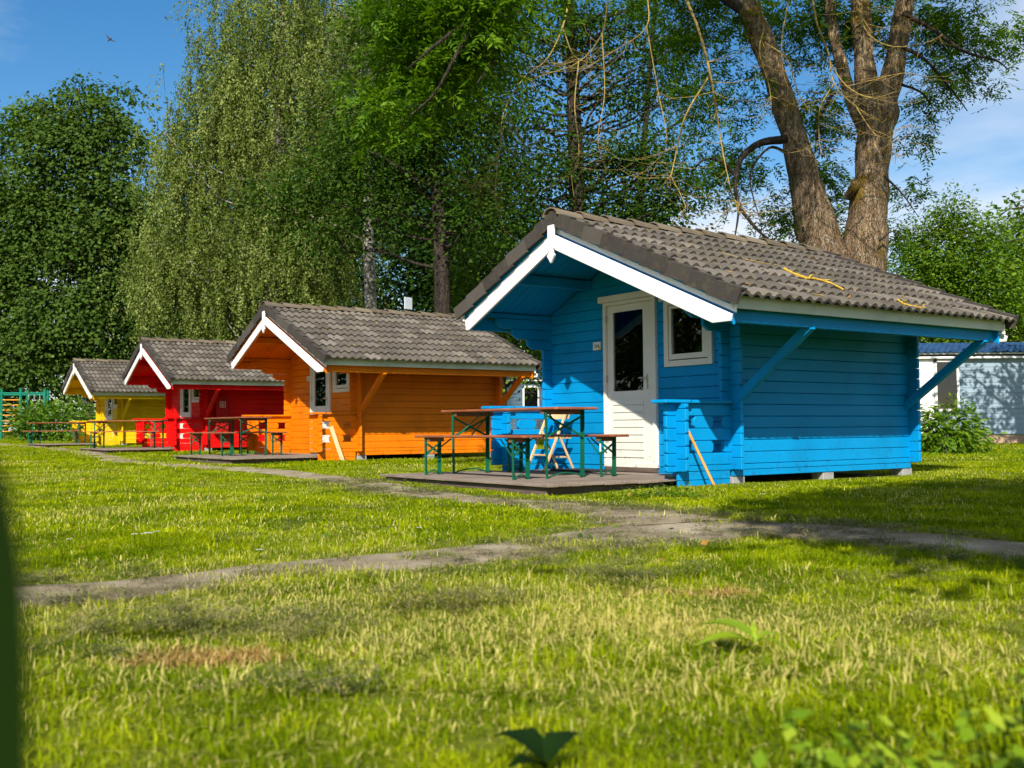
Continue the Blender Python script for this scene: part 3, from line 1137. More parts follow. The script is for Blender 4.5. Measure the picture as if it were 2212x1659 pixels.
chair()
mt = empty('door_mat', hl(HB, -.72, -.30, DZ + .003), HB[2], 'black rubber honeycomb door mat beside the white door', 'mat')
box('mat_frame', -.36, .36, -.23, .23, 0, .016, M['rubber'], mt, .004)
for i in range(11):
    box('rib', -.35, .35, -.215 + i * .041, -.20 + i * .041, .0165, .024, M['rubber'], mt, .002)

# stick and plank leaning on the porch wings
a, b = hl(HB, 1.705, -.46, 0.0), hl(HB, 1.60, -.80, .69)
bar('wooden_stick', a, b, .016, .028, M['stickwood'], None, .003, label='thin orange wooden stick leaning on the blue porch wing', cat='stick')
a, b = hl(HO, 1.74, -.40, .035), hl(HO, 1.60, -.58, .70)
bar('leaning_plank', a, b, .085, .022, M['plank'], None, .003, up=(-.4, -.9, 0), label='pale pine plank leaning on the orange porch wing', cat='plank')

# fire hose cabinet on the red hut
cb = empty('hose_cabinet', hl(HR, 1.52, .43, HZ[HR]), HR[2], 'dark red fire hose cabinet on the side of the red hut', 'cabinet')
box('case', .004, .20, -.175, .175, .45, 1.50, M['cabinet'], cb, .008)
box('cabinet_door', .2005, .212, -.165, .165, .46, 1.49, M['cabinet'], cb, .004)
sg = box('hose_sign', .2125, .2135, -.078, .078, 1.19, 1.346, M['cabinet'], cb, 0)
for y0, y1, z0, z1 in ((-.078, .078, .066, .078), (-.078, .078, -.078, -.066), (-.078, -.066, -.066, .066), (.066, .078, -.066, .066)):
    box('sign_line', .0006, .0016, y0, y1, z0, z1, M['plate'], sg, 0)
P = [(.0016, -.03, -.05), (.0016, -.035, .0), (.0016, -.028, .04), (.0016, 0, .054), (.0016, .03, .035), (.0016, .034, .0), (.0016, .015, -.03), (.0016, .006, -.048)]
v, f = tube_arrays(P, [.0055] * 8, 5)
put('hose_mark', np_mesh('hose_mark', v, f), M['plate'], sg)
box('hose_mark', .0006, .0018, -.012, .004, -.05, .02, M['plate'], sg, 0)


# ---------------------------------------------------------------- mobile homes behind
def mobile_home(label, x0, x1, Y, zb, wallm, seed, wins, rz=0.0, hgt=2.2):
    r = random.Random(seed)
    H = empty('mobile_home', (x0, Y, zb), rz, label, 'mobile home', 'mobile homes behind the huts')
    Lx = x1 - x0
    dep = 3.6
    box('body', 0, Lx, .03, dep, .28, hgt + .28, wallm, H, 0)
    n = 15
    h = hgt / n
    for i in range(n):
        z0 = .30 + i * h
        poly = [(-.028, 0), (.0, 0), (.0, h), (-.012, h)]
        put('siding_board', prism(poly, Lx, 'x'), wallm, H, (Lx / 2, .028, z0), olink=True)
    for i in range(2):
        box('skirting_board', .02, Lx - .02, .04 + i * .003, .07, -.1 + .17 * i, .062 + .17 * i + .04, M['skirt'], H)
    box('fascia', -.05, Lx + .05, -.16, -.12, hgt + .24, hgt + .40, M['white'], H)
    box('soffit', -.04, Lx + .04, -.12, .06, hgt + .285, hgt + .30, M['white'], H)
    S = .22
    poly = [(-.16, hgt + .36), (dep / 2, hgt + .36 + S * (dep / 2 + .16)), (dep + .16, hgt + .36), (dep + .16, hgt + .30), (-.16, hgt + .30)]
    put('roof_slab', prism(poly, Lx + .1, 'x'), M['bluetile'], H, (Lx / 2, 0, 0), olink=True)
    th = math.atan(S)
    for row in range(5):
        d = 2.0 - (row + 1) * .36
        for c in range(int(Lx / .36) + 1):
            o = put('roof_tile', TILE, M['bluetile'], H, (c * .357, -.18 + (2.0 - (row + 0) * .36 - .0) * 0 + .36 * (5 - row) - .0, hgt + .385 + S * .36 * (5 - row)), (-0.0, th, -math.pi / 2), olink=True)
            o.scale = (1, 1.2, 1.2)
    for (wx0, wx1, wz0, wz1) in wins:
        bm = bmesh.new()
        q = .07
        for a, b, c, d in ((wx0, wx0 + q, wz0, wz1), (wx1 - q, wx1, wz0, wz1), (wx0, wx1, wz0, wz0 + q), (wx0, wx1, wz1 - q, wz1)):
            bmesh.ops.create_cube(bm, size=1, matrix=Matrix.Translation(((a + b) / 2, -.02, (c + d) / 2)) @ Matrix.Diagonal((b - a, .09, d - c, 1)))
        wn = put('window', bm_mesh('window', bm), M['white'], H)
        box('pane', wx0 + .05, wx1 - .05, -.035, -.03, wz0 + .05, wz1 - .05, M['glass'], wn, 0)
        box('dark_backing', wx0 + .05, wx1 - .05, -.031, -.0295, wz0 + .05, wz1 - .05, M['dark'], wn, 0)  # near-black sheet in place of a room behind the pane
    return H


mh = mobile_home('pale blue grey mobile home behind the bush at the right', 11.2, 21.5, 30.0, .07, M['siding'], 1, [(.75, 1.45, .95, 2.42), (5.2, 6.6, 1.2, 2.2)])
mobile_home('slate blue mobile home seen between the orange and blue huts', -4.5, 5.5, 45.0, .18, M['sidingdark'], 2, [(4.95, 5.65, 1.10, 2.25)])

box('door', .1, .74, -.045, -.015, .33, 2.45, M['white'], mh, .004)

# antenna panel on a pole, behind the orange hut
an = empty('antenna', (-2.64, 26.9, .05), .9, 'pale flat antenna panel on a pole behind the orange roof', 'antenna')
bar('pole', (0, .06, 0), (0, .06, 3.78), .05, .05, M['sidingdark'], an)
box('panel', -.14, .14, -.03, .0, 3.63, 3.94, M['panel'], an, .01)
box('bracket', -.03, .03, .0, .06, 3.74, 3.80, M['sidingdark'], an)

# climbing frame
cf = empty('climbing_frame', (at(20, 948, 55).x, 55, .27), 0, 'green climbing frame with orange rungs at the left edge', 'play equipment')


def cfp(x, y, D):
    return at(x, y, D) - Vector(cf.location)


def cyl(name, p0, p1, r, mat, parent, n=8, **kw):
    v, f = tube_arrays([Vector(p0) * (1 - t) + Vector(p1) * t for t in (0, .5, 1)], [r] * 3, n)
    return put(name, np_mesh(name, v, f, smooth=True), mat, parent, **kw)


for x, yt, D in ((4, 841, 55), (45, 838, 55), (97, 840, 55), (104, 843, 56.2), (60, 843, 56.2)):
    p = cfp(x, yt, D)
    cyl('post', (p.x, p.y, -.05), (p.x, p.y, p.z), .075, M['playgreen'], cf)
for D, y in ((55, 849.5), (56.2, 853)):
    cyl('rail', cfp(-40, y, D), cfp(101, y, D), .05, M['playgreen'], cf)
for i, y in enumerate((864, 875, 886, 897, 909, 920, 932)):
    cyl('rung', cfp(4, y, 55), cfp(45, y, 55), .03, M['playorange'], cf, 6)
for x in (62, 74, 86, 94):
    cyl('ring_rope', cfp(x, 852, 55.5), cfp(x, 866, 55.5), .014, M['panel'], cf, 5)

# bird
bp = Vector(at(238, 85, 60))
bd = empty('bird', bp, 0, 'dark bird with spread wings flying in the blue sky', 'bird')
bd.scale = (1.25, 1.25, 1.25)
v, f = tube_arrays([(-.13, .0, -.075), (-.05, 0, -.035), (.0, 0, .0), (.04, 0, .03), (.07, 0, .055)], [.008, .03, .042, .034, .006], 7)
put('body', np_mesh('body', v, f, smooth=True), M['bird'], bd)
for pts in ([(.02, .04), (-.10, .15), (-.19, .25), (-.19, .20), (-.12, .05), (-.04, -.02)], [(.05, .01), (.15, -.06), (.27, -.11), (.20, -.105), (.08, -.09), (-.01, -.04)]):
    put('wing', prism(pts, .012, 'y'), M['bird'], bd)
put('tail', prism([(-.09, -.05), (-.16, -.115), (-.10, -.115), (-.06, -.06)], .01, 'y'), M['bird'], bd)


# ---------------------------------------------------------------- trees
def unit(a):
    return a / (np.linalg.norm(a, axis=-1, keepdims=True) + 1e-9)


def leaf_mesh(name, C, D, Nn, L, Wd, rnd):
    D = unit(D)
    S = unit(np.cross(D, Nn))
    Nn = np.cross(S, D)
    L = L[:, None]; Wd = Wd[:, None]
    mid = C + D * L * .45 + Nn * L * .04
    V = np.stack([C, mid - S * Wd * .5, C + D * L, mid + S * Wd * .5], 1).reshape(-1, 3)
    F = np.arange(len(C) * 4).reshape(-1, 4)
    return np_mesh(name, V, F, {'rnd': rnd})


def blob_clumps(blobs, D, r, flat=.8):
    """clump centres and sizes in the volume of blobs given as (x, y, rx, ry, n) in picture units at depth D"""
    k = D / (2212 * FPX)
    C, wts = [], []
    for bl in blobs:
        x, y, rx, ry, n = bl[:5]
        dd = bl[5] if len(bl) > 5 else 0
        c = np.array(at(x, y, D + dd))
        q = unit(r.normal(size=(n, 3))) * (r.uniform(.25, 1, n) ** (1 / 2.2))[:, None]
        q *= np.array([rx * k, max(rx, ry) * k * flat, ry * k])
        C.append(c + q)
        wts.append(unit(q))
    return np.concatenate(C), np.concatenate(wts)


def clump_leaves(C, O, r, per, cr, lsize, lw=.6, droop=.3, flatz=.55, up=.7, lvar=.3, outw=.45):
    n = len(C) * per
    idx = np.repeat(np.arange(len(C)), per)
    q = r.normal(size=(n, 3)) * cr * np.array([1, 1, flatz])
    q[:, 2] -= droop * .6 * (q[:, 0] ** 2 + q[:, 1] ** 2) / max(cr, .01)
    P = C[idx] + q
    Dv = unit(q * np.array([1, 1, .4]) + O[idx] * cr * .6 + r.normal(size=(n, 3)) * cr * .45)
    Dv[:, 2] -= droop
    Nn = np.array([0, 0, up]) + O[idx] * outw + r.normal(size=(n, 3)) * .45
    L = lsize * (1 + lvar * r.normal(size=n)).clip(.4, 1.8)
    cl = np.repeat(r.normal(size=len(C)) * .14, per)
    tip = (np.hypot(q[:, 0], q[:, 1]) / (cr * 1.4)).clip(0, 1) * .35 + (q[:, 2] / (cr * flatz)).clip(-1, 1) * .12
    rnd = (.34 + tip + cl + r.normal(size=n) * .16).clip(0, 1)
    return P, Dv, Nn, L, L * lw, rnd


def limb(p0, p1, r0, r1, r, sag=.12, k=8):
    p0, p1 = np.array(p0, float), np.array(p1, float)
    L = np.linalg.norm(p1 - p0)
    t = np.linspace(0, 1, k)
    P = p0 + (p1 - p0) * t[:, None]
    P += (np.sin(t * np.pi)[:, None]) * r.normal(size=3) * sag * L
    P[1:-1] += r.normal(size=(k - 2, 3)) * .025 * L
    return tube_arrays(P, r0 + (r1 - r0) * t, 5)


def finish_tree(name, label, base, parts, group='trees around the lawn', cat='tree'):
    T = empty(name, base, 0, label, cat, group)
    for nm, me, mt_ in parts:
        me.transform(Matrix.Translation(-Vector(base)))
        put(nm, me, mt_, T, kind='stuff' if nm in ('branches', 'twigs', 'bare_twigs', 'stems', 'crown', 'foliage') else None)
    return T


def limbs_to(stem, C, r, count, r0, r1=.012, lo=.25):
    """tapered limbs from a stem (n,4) to a choice of clump centres"""
    out_ = []
    S = stem[int(len(stem) * lo):]
    for i in r.choice(len(C), min(count, len(C)), replace=False):
        c = C[i]
        h = np.hypot(S[:, 0] - c[0], S[:, 1] - c[1])
        want = c[2] - .45 * h
        j = np.argmin(np.abs(S[:, 2] - want))
        rr = min(S[j, 3] * .5, r0)
        out_.append(limb(S[j, :3], c, rr, r1, r))
    return out_


def stem_from(pts, D, zbase=None, xy0=None):
    """pts: (x, y, width px[, depth offset]) from the bottom up"""
    k = D / (2212 * FPX)
    P = []
    for p in pts:
        v = at(p[0], p[1], D + (p[3] if len(p) > 3 else 0))
        P.append((v.x, v.y, v.z, p[2] * k / 2))
    v0 = P[0]
    z0 = float(G(v0[0], v0[1])) - .1
    if v0[2] > z0 + .3:
        P.insert(0, (v0[0] + .02, v0[1], z0, v0[3] * 1.25))
    return smooth_path(P, 5)


def clump_tree(name, label, D, trunk, blobs, per, cr, lsize, lmat, bmat, seed, lw=.62, droop=.3, flatz=.55, up=.7, limbs=40, flat=.8, r0=.09, group='trees around the lawn', cat='tree', outw=.45):
    r = np.random.default_rng(seed)
    C, O = blob_clumps(blobs, D, r, flat)
    gz_ = G(C[:, 0], C[:, 1]) + .15
    ok = C[:, 2] > gz_
    C, O = C[ok], O[ok]
    st = stem_from(trunk, D)
    V, F = tube_arrays(st[:, :3], st[:, 3], 10, .03, r)
    parts = [('trunk', np_mesh('trunk', V, F, smooth=True), bmat)]
    V, F = join_arrays(limbs_to(st, C, r, limbs, r0))
    parts.append(('branches', np_mesh('branches', V, F, smooth=True), bmat))
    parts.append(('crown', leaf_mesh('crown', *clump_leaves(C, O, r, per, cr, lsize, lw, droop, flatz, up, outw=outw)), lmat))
    return finish_tree(name, label, tuple(st[0, :3]), parts, group, cat)


def weeping_leaves(C, r, per, Lmin, Lmax, lsize, spread=.05):
    ns = len(C)
    ln = r.uniform(Lmin, Lmax, ns)
    t = r.uniform(0, 1, (ns, per))
    drift = r.normal(size=(ns, 1, 3)) * np.array([.22, .22, 0])
    bow = r.normal(size=(ns, 1, 3)) * np.array([.5, .5, 0])
    P = C[:, None, :] + (t[..., None] ** 1.5) * drift * ln[:, None, None] + np.sin(t[..., None] * 2.2) * bow * .3
    P = P + r.normal(size=P.shape) * spread
    P[..., 2] -= t * ln[:, None]
    n = ns * per
    P = P.reshape(-1, 3)
    Dv = r.normal(size=(n, 3)) * .55 + np.array([0, 0, -1.0])
    Nn = r.normal(size=(n, 3)) + np.array([0, -.35, .25])
    L = lsize * (1 + .3 * r.normal(size=n)).clip(.4, 1.7)
    rnd = (.5 + np.repeat(r.normal(size=ns) * .17, per) + r.normal(size=n) * .18).clip(0, 1)
    return P, Dv, Nn, L, L * .78, rnd


def weeping_tree(name, label, D, trunk, blobs, per, lens, lsize, lmat, bmat, seed, limbs=40, flat=.7, inner=None):
    r = np.random.default_rng(seed)
    C, O = blob_clumps(blobs, D, r, flat)
    C = C[C[:, 2] > 1.6]
    ng_ = max(3, len(C) // 6)
    ctr = C[r.choice(len(C), ng_, replace=False)]
    j = r.integers(0, ng_, len(C))
    sg = r.uniform(.25, .7, ng_)
    C = ctr[j] + r.normal(size=C.shape) * sg[j][:, None] * np.array([1.0, 1.0, .8])
    order = np.argsort(j)
    C = C[order]; j = j[order]
    st = stem_from(trunk, D)
    V, F = tube_arrays(st[:, :3], st[:, 3], 10, .03, r)
    parts = [('trunk', np_mesh('trunk', V, F, smooth=True), bmat)]
    V, F = join_arrays(limbs_to(st, C, r, limbs, .045, .01))
    parts.append(('branches', np_mesh('branches', V, F, smooth=True), bmat))
    lv = list(weeping_leaves(C, r, per, lens[0], lens[1], lsize))
    lv[5] = (lv[5] + np.repeat((r.normal(size=ng_) * .16)[j], per)).clip(0, 1)
    zg = G(lv[0][:, 0], lv[0][:, 1]) + .4
    ok = lv[0][:, 2] > zg
    parts.append(('crown', leaf_mesh('crown', *[a[ok] for a in lv]), lmat))
    # hanging twigs as thin strips
    pick = C[r.choice(len(C), min(500, len(C)), replace=False)]
    tw = []
    for c in pick:
        L = r.uniform(lens[0], lens[1])
        d = r.normal(size=3) * .1
        P = np.array([c, c + np.array([d[0], d[1], -L * .5]), c + np.array([d[0] * 2.2, d[1] * 2.2, -L])])
        tw.append(tube_arrays(P, [.008, .006, .003], 3))
    V, F = join_arrays(tw)
    parts.append(('twigs', np_mesh('twigs', V, F), M['darkbark']))
    return finish_tree(name, label, tuple(st[0, :3]), parts)


# linden at the left
clump_tree('linden_tree', 'dense dark green linden tree at the left behind the yellow hut', 60,
           [(190, 930, 26), (190, 700, 24), (185, 450, 16), (170, 190, 4)],
           [(168, 190, 22, 34, 7), (105, 250, 45, 40, 14), (228, 255, 50, 48, 15), (160, 310, 100, 70, 38), (60, 390, 95, 80, 38), (255, 410, 66, 90, 32), (70, 215, 14, 16, 2), (265, 190, 10, 14, 2), (296, 300, 16, 24, 3), (20, 270, 24, 30, 5),
            (150, 470, 140, 100, 60), (50, 570, 105, 100, 48), (240, 590, 80, 110, 44), (140, 680, 140, 90, 56), (60, 750, 105, 60, 34), (225, 750, 76, 60, 28), (-70, 520, 90, 190, 44), (310, 520, 20, 60, 8)],
           170, .95, .20, M['l_linden'], M['greybark'], 11, lw=.85, droop=.55, flatz=.24, up=.55, limbs=60, outw=.95)
# weeping birches
weeping_tree('weeping_birch', 'tall weeping birch with pale green hanging twigs behind the red hut', 34,
             [(590, 925, 34), (585, 600, 28), (600, 300, 20), (610, 40, 12), (610, -120, 6)],
             [(590, -60, 150, 90, 220), (560, 60, 140, 100, 330), (480, 190, 80, 90, 220), (600, 240, 160, 130, 460), (430, 330, 95, 100, 260), (720, 120, 130, 140, 330), (375, 450, 70, 110, 200),
              (520, 450, 150, 130, 460), (690, 420, 130, 150, 400), (430, 590, 110, 90, 250), (610, 590, 150, 90, 330), (325, 560, 35, 110, 90)],
             74, (.9, 2.6), .066, M['l_birch'], M['birchbark'], 12, 60)
weeping_tree('weeping_birch', 'birch with a pale trunk rising behind the orange roof', 31,
             [(806, 925, 30), (800, 650, 26), (795, 450, 22), (808, 250, 18), (780, 60, 14), (775, -100, 10)],
             [(800, 40, 90, 110, 130), (780, 250, 80, 110, 130), (750, 430, 80, 70, 70)],
             70, (.8, 2.2), .062, M['l_birch'], M['birchbark'], 13, 36)
# dark tree with forked trunk
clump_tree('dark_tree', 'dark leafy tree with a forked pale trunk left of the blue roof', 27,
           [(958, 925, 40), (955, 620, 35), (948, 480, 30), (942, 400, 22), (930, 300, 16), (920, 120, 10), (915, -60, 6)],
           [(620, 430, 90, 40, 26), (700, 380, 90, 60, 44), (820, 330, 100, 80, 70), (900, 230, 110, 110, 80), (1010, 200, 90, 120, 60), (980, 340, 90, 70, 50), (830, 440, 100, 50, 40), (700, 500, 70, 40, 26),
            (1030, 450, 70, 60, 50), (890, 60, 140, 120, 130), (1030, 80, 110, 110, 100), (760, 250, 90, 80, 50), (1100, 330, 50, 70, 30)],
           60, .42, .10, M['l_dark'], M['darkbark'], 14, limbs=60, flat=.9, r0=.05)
# alder against the sky
clump_tree('alder_tree', 'dark alder with thin foliage against the blue sky behind the blue roof', 26,
           [(1250, 925, 42), (1248, 480, 38), (1240, 250, 30), (1232, 60, 24), (1225, -120, 14)],
           [(1190, 60, 90, 90, 46), (1300, 60, 100, 80, 44), (1330, 180, 90, 70, 30), (1160, 200, 70, 80, 28), (1270, 330, 100, 60, 44), (1390, 320, 90, 40, 40), (1170, 380, 90, 60, 34), (1330, 440, 90, 40, 44), (1430, 400, 70, 50, 34),
            (1120, 470, 60, 50, 30), (1400, 465, 60, 20, 24), (1450, 150, 60, 90, 20), (1420, 40, 60, 60, 20), (1490, 400, 40, 40, 18), (1180, 485, 60, 30, 22)],
           60, .36, .088, M['l_dark'], M['darkbark'], 15, limbs=90, flat=.9, lw=.75, r0=.04)
weeping_tree('hanging_birch', 'slender birch with dark hanging twigs against the sky', 33,
             [(1385, 925, 20), (1380, 500, 16), (1400, 200, 12), (1420, -60, 8)],
             [(1480, 40, 80, 70, 60), (1400, 130, 70, 90, 60), (1500, 200, 40, 70, 26), (1350, 260, 60, 80, 40), (1420, 330, 60, 60, 34), (1100, 200, 60, 120, 60), (1080, 380, 60, 80, 50)],
             32, (.6, 1.7), .055, M['l_dark'], M['darkbark'], 16, 24)
# low tree left of the blue roof
clump_tree('hazel_tree', 'bushy green hazel left of the blue hut roof', 31,
           [(1090, 925, 18), (1085, 760, 14), (1090, 600, 8)],
           [(1085, 600, 90, 70, 60), (1140, 530, 55, 45, 34), (1020, 660, 70, 60, 44), (1110, 700, 90, 60, 44), (1150, 790, 60, 40, 24), (1000, 560, 60, 50, 24)],
           52, .36, .10, M['l_right'], M['darkbark'], 17, limbs=30)
# right background
clump_tree('maple_tree', 'round sunlit green maple behind the blue hut at the right', 37,
           [(2050, 925, 26), (2055, 700, 20), (2055, 520, 10)],
           [(2050, 560, 100, 80, 110), (2055, 455, 26, 38, 20), (2010, 520, 45, 45, 36), (2118, 500, 30, 45, 26), (1975, 640, 60, 80, 80), (2110, 620, 90, 80, 110), (2040, 700, 110, 60, 100)],
           84, .42, .11, M['l_right'], M['greybark'], 18, limbs=40)
clump_tree('maple_tree', 'sunlit green maple at the right edge behind the pale mobile home', 39,
           [(2225, 925, 26), (2222, 700, 20), (2220, 520, 10)],
           [(2220, 520, 60, 70, 60), (2175, 560, 45, 60, 44), (2240, 640, 90, 80, 90), (2170, 680, 60, 60, 50), (2250, 740, 90, 40, 44)],
           84, .42, .11, M['l_right'], M['greybark'], 19, limbs=30)
# wood behind
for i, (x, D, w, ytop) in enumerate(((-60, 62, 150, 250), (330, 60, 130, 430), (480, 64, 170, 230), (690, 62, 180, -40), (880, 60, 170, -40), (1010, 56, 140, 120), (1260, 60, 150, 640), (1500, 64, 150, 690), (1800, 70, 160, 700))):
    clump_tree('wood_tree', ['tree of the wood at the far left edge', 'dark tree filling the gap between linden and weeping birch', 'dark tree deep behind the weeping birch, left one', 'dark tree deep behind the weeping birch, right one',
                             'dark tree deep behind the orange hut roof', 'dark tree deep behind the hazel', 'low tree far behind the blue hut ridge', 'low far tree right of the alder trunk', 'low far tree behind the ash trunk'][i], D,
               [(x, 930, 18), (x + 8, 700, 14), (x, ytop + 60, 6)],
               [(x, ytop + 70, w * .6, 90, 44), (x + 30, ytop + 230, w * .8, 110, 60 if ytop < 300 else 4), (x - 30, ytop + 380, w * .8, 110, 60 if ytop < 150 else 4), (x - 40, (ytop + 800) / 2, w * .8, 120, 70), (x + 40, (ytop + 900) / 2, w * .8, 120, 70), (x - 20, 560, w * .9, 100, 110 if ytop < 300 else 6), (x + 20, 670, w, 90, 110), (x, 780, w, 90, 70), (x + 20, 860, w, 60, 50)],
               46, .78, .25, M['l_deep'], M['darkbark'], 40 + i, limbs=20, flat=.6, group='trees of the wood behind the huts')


# ash with twin stems
def build_ash():
    r = np.random.default_rng(21)
    D = 19.0
    stems = [
        [(1812, 905, 200), (1814, 640, 176), (1780, 540, 136), (1752, 440, 110), (1722, 320, 78), (1696, 230, 72), (1652, 100, 70), (1602, -10, 66), (1560, -110, 60)],
        [(1842, 905, 200), (1846, 660, 178), (1862, 560, 140), (1874, 470, 118), (1882, 380, 102), (1886, 310, 102), (1894, 240, 118), (1896, 180, 108)],
        [(1900, 250, 80), (1925, 170, 66), (1942, 80, 58), (1958, -10, 54), (1975, -110, 46)],
        [(1882, 250, 78), (1868, 160, 62), (1862, 70, 58), (1856, -20, 54), (1850, -110, 46)],
        [(1868, 275, 50), (1838, 210, 40), (1815, 130, 34), (1798, 60, 30), (1790, -30, 28)],
    ]
    T = []
    for i, s in enumerate(stems):
        st = smooth_path([(*at(p[0], p[1], D + (.12 if i == 0 else 0)), p[2] * .72 * D / (2212 * FPX) / 2) for p in s], 6)
        th = np.linspace(0, 2 * np.pi, 20, endpoint=False)
        V, F = tube_arrays(st[:, :3], st[:, 3], 20, .018, r)
        # burrs and ripples
        P = V.reshape(len(st), 20, 3)
        c = P.mean(1, keepdims=True)
        ph = np.cumsum(r.normal(size=(len(st), 1)) * .15, 0)
        f = 1 + .05 * np.sin(3 * th[None] + ph * 2 + i) + .035 * np.sin(7 * th[None] + ph * 5) + .05 * np.sin(np.arange(len(st))[:, None] * .9 + i)
        P = c + (P - c) * f[..., None]
        T.append((P.reshape(-1, 3), F))
    # knots and a broken stub
    for x, y, rr, dz in ((1846, 402, 15, .25), (1905, 330, 10, -.3)):
        p = np.array(at(x, y, D - .25)); k = D / (2212 * FPX)
        T.append(tube_arrays([p + np.array([0, .3, -.1]), p, p + np.array([-.03, -.06, .08]), p + np.array([-.03, -.08, .10])], [rr * k * .8, rr * k * .7, rr * k * .5, rr * k * .1], 9, .08, r))
    V, F = join_arrays(T)
    parts = [('trunk', np_mesh('trunk', V, F, smooth=True), M['ashbark'])]
    # dark boughs
    B = []

    def bough(pts, w0, w1, D0=18.5):
        k = D0 / (2212 * FPX)
        P = [(*at(p[0], p[1], D0 + (p[2] if len(p) > 2 else 0)), 0) for p in pts]
        S = smooth_path(P, 5)
        rad = np.linspace(w0 * k / 2, w1 * k / 2, len(S))
        return tube_arrays(S[:, :3], rad, 6, .05, r)
    for pts, a, b in (
            ([(1700, 300), (1640, 310), (1600, 345), (1588, 400), (1596, 450), (1586, 520)], 20, 3), ([(1590, 380), (1560, 350), (1520, 345), (1490, 380)], 10, 2), ([(1598, 450), (1640, 500), (1690, 540), (1712, 560)], 9, 2),
            ([(1700, 330), (1660, 320), (1620, 380), (1640, 470)], 8, 2), ([(1950, 30), (2010, 60), (2080, 110), (2150, 130), (2180, 152)], 12, 2), ([(1945, 100), (2000, 130), (2060, 200), (2090, 240)], 9, 2),
            ([(1940, 180), (1990, 200), (2020, 240)], 7, 2), ([(1800, 200), (1770, 260), (1760, 330)], 8, 2), ([(1910, 380), (1950, 420), (1985, 470)], 6, 1.5), ([(1900, 520), (1930, 500), (1960, 530)], 5, 1.5),
            ([(1960, -10), (2060, -30), (2200, -20), (2260, 30)], 18, 6), ([(1600, 20), (1500, -40), (1380, -70), (1250, -70)], 22, 10), ([(1250, -70, -1), (1140, -20, -3), (1040, 30, -5), (950, 90, -6), (880, 150, -6)], 14, 3),
            ([(1040, 30, -5), (990, 110, -6), (940, 200, -6), (880, 255, -6)], 8, 2), ([(1140, -20, -3), (1090, 90, -5), (1030, 180, -6)], 8, 2)):
        B.append(bough(pts, a, b))
    for V, F in B:
        parts.append(('bough', np_mesh('bough', V, F, smooth=True), M['darkbark']))
    # bare lichen twigs
    Tw = []
    tw = [
        ([(1480, -10), (1510, 70), (1530, 160), (1548, 240), (1560, 330), (1575, 400)], 12, 3, -1.5), ([(1530, 160), (1480, 250), (1460, 330), (1448, 380), (1436, 390)], 8, 2, -1.5), ([(1448, 380), (1470, 420), (1480, 450), (1466, 470)], 5, 1.5, -1.5),
        ([(1575, 400), (1590, 440), (1600, 462)], 6, 3, -1.5), ([(1640, -5), (1650, 60), (1640, 110), (1660, 190), (1668, 260)], 7, 2, -2), ([(1650, 90), (1700, 130), (1720, 200), (1750, 240)], 6, 1.5, -2), ([(1750, -10), (1765, 50), (1790, 120), (1800, 180), (1850, 230), (1900, 260)], 9, 2, -2.2),
        ([(1790, 130), (1830, 190), (1880, 215), (1940, 200)], 6, 1.5, -2.2), ([(1850, 230), (1890, 290), (1930, 285), (1960, 270)], 5, 1.2, -2.2), ([(1700, 0), (1690, 90), (1694, 170), (1720, 210), (1745, 215)], 5, 1.2, -2.2), ([(1800, 180), (1770, 230), (1770, 290), (1776, 330)], 5, 1.5, -2.2),
        ([(1850, 15), (1880, 70), (1930, 100), (2000, 90), (2040, 70)], 7, 1.5, -2.4), ([(1880, 70), (1860, 30), (1850, -10)], 5, 2, -2.4), ([(1870, 50), (1920, 60), (1980, 30)], 5, 1.2, -2.4), ([(1830, 190), (1900, 170), (1960, 160), (2020, 175)], 4, 1.2, -2.2), ([(1880, 280), (1920, 300), (1930, 330), (1950, 340)], 4, 1.2, -2.2),
        ([(1230, -10), (1215, 60), (1180, 130), (1130, 170), (1090, 240), (1080, 330), (1060, 400)], 8, 2, -4), ([(1215, 60), (1240, 120), (1270, 130), (1310, 90)], 5, 1.5, -4), ([(1310, -5), (1300, 70), (1250, 130), (1180, 160), (1130, 175)], 6, 1.5, -4), ([(1090, 240), (1120, 290), (1140, 330)], 4, 1.2, -4),
        ([(1300, 70), (1305, 200), (1290, 300), (1310, 360)], 5, 1.2, -4), ([(1250, 130), (1240, 230), (1250, 330), (1230, 380)], 5, 1.2, -4), ([(1080, 330), (1040, 390), (1020, 410)], 4, 1.2, -4), ([(1085, 280), (1070, 420), (1090, 500)], 4, 1.2, -4), ([(1400, -10), (1395, 60), (1330, 110), (1260, 150)], 6, 1.5, -3), ([(1400, 60), (1420, 200), (1440, 300), (1420, 360)], 5, 1.2, -3)]
    for pts, a, b, dd in tw:
        P = [(*at(p[0] + r.normal() * 2, p[1] + r.normal() * 2, 19 + dd + .25 * r.normal()), 0) for p in pts]
        S = smooth_path(P, 4)
        k = (19 + dd) / (2212 * FPX)
        Tw.append(tube_arrays(S[:, :3], np.linspace(a * .62 * k / 2, b * .7 * k / 2, len(S)), 5, .12, r))
        b = max(b * .6, .9)
        # side spurs curling up
        for _ in range(16):
            j = r.integers(len(S) // 3, len(S))
            d = r.normal(size=3) * np.array([.36, .3, .16]); d[2] -= .14
            p = S[j, :3]
            q = [p, p + d * .5, p + d + np.array([0, 0, .06]), p + d * 1.25 + np.array([0, 0, .18])]
            Tw.append(tube_arrays(q, [b * k * .5, b * k * .4, b * k * .32, .002], 4))
    V, F = join_arrays(Tw)
    parts.append(('bare_twigs', np_mesh('bare_twigs', V, F, smooth=True), M['lichentwig']))

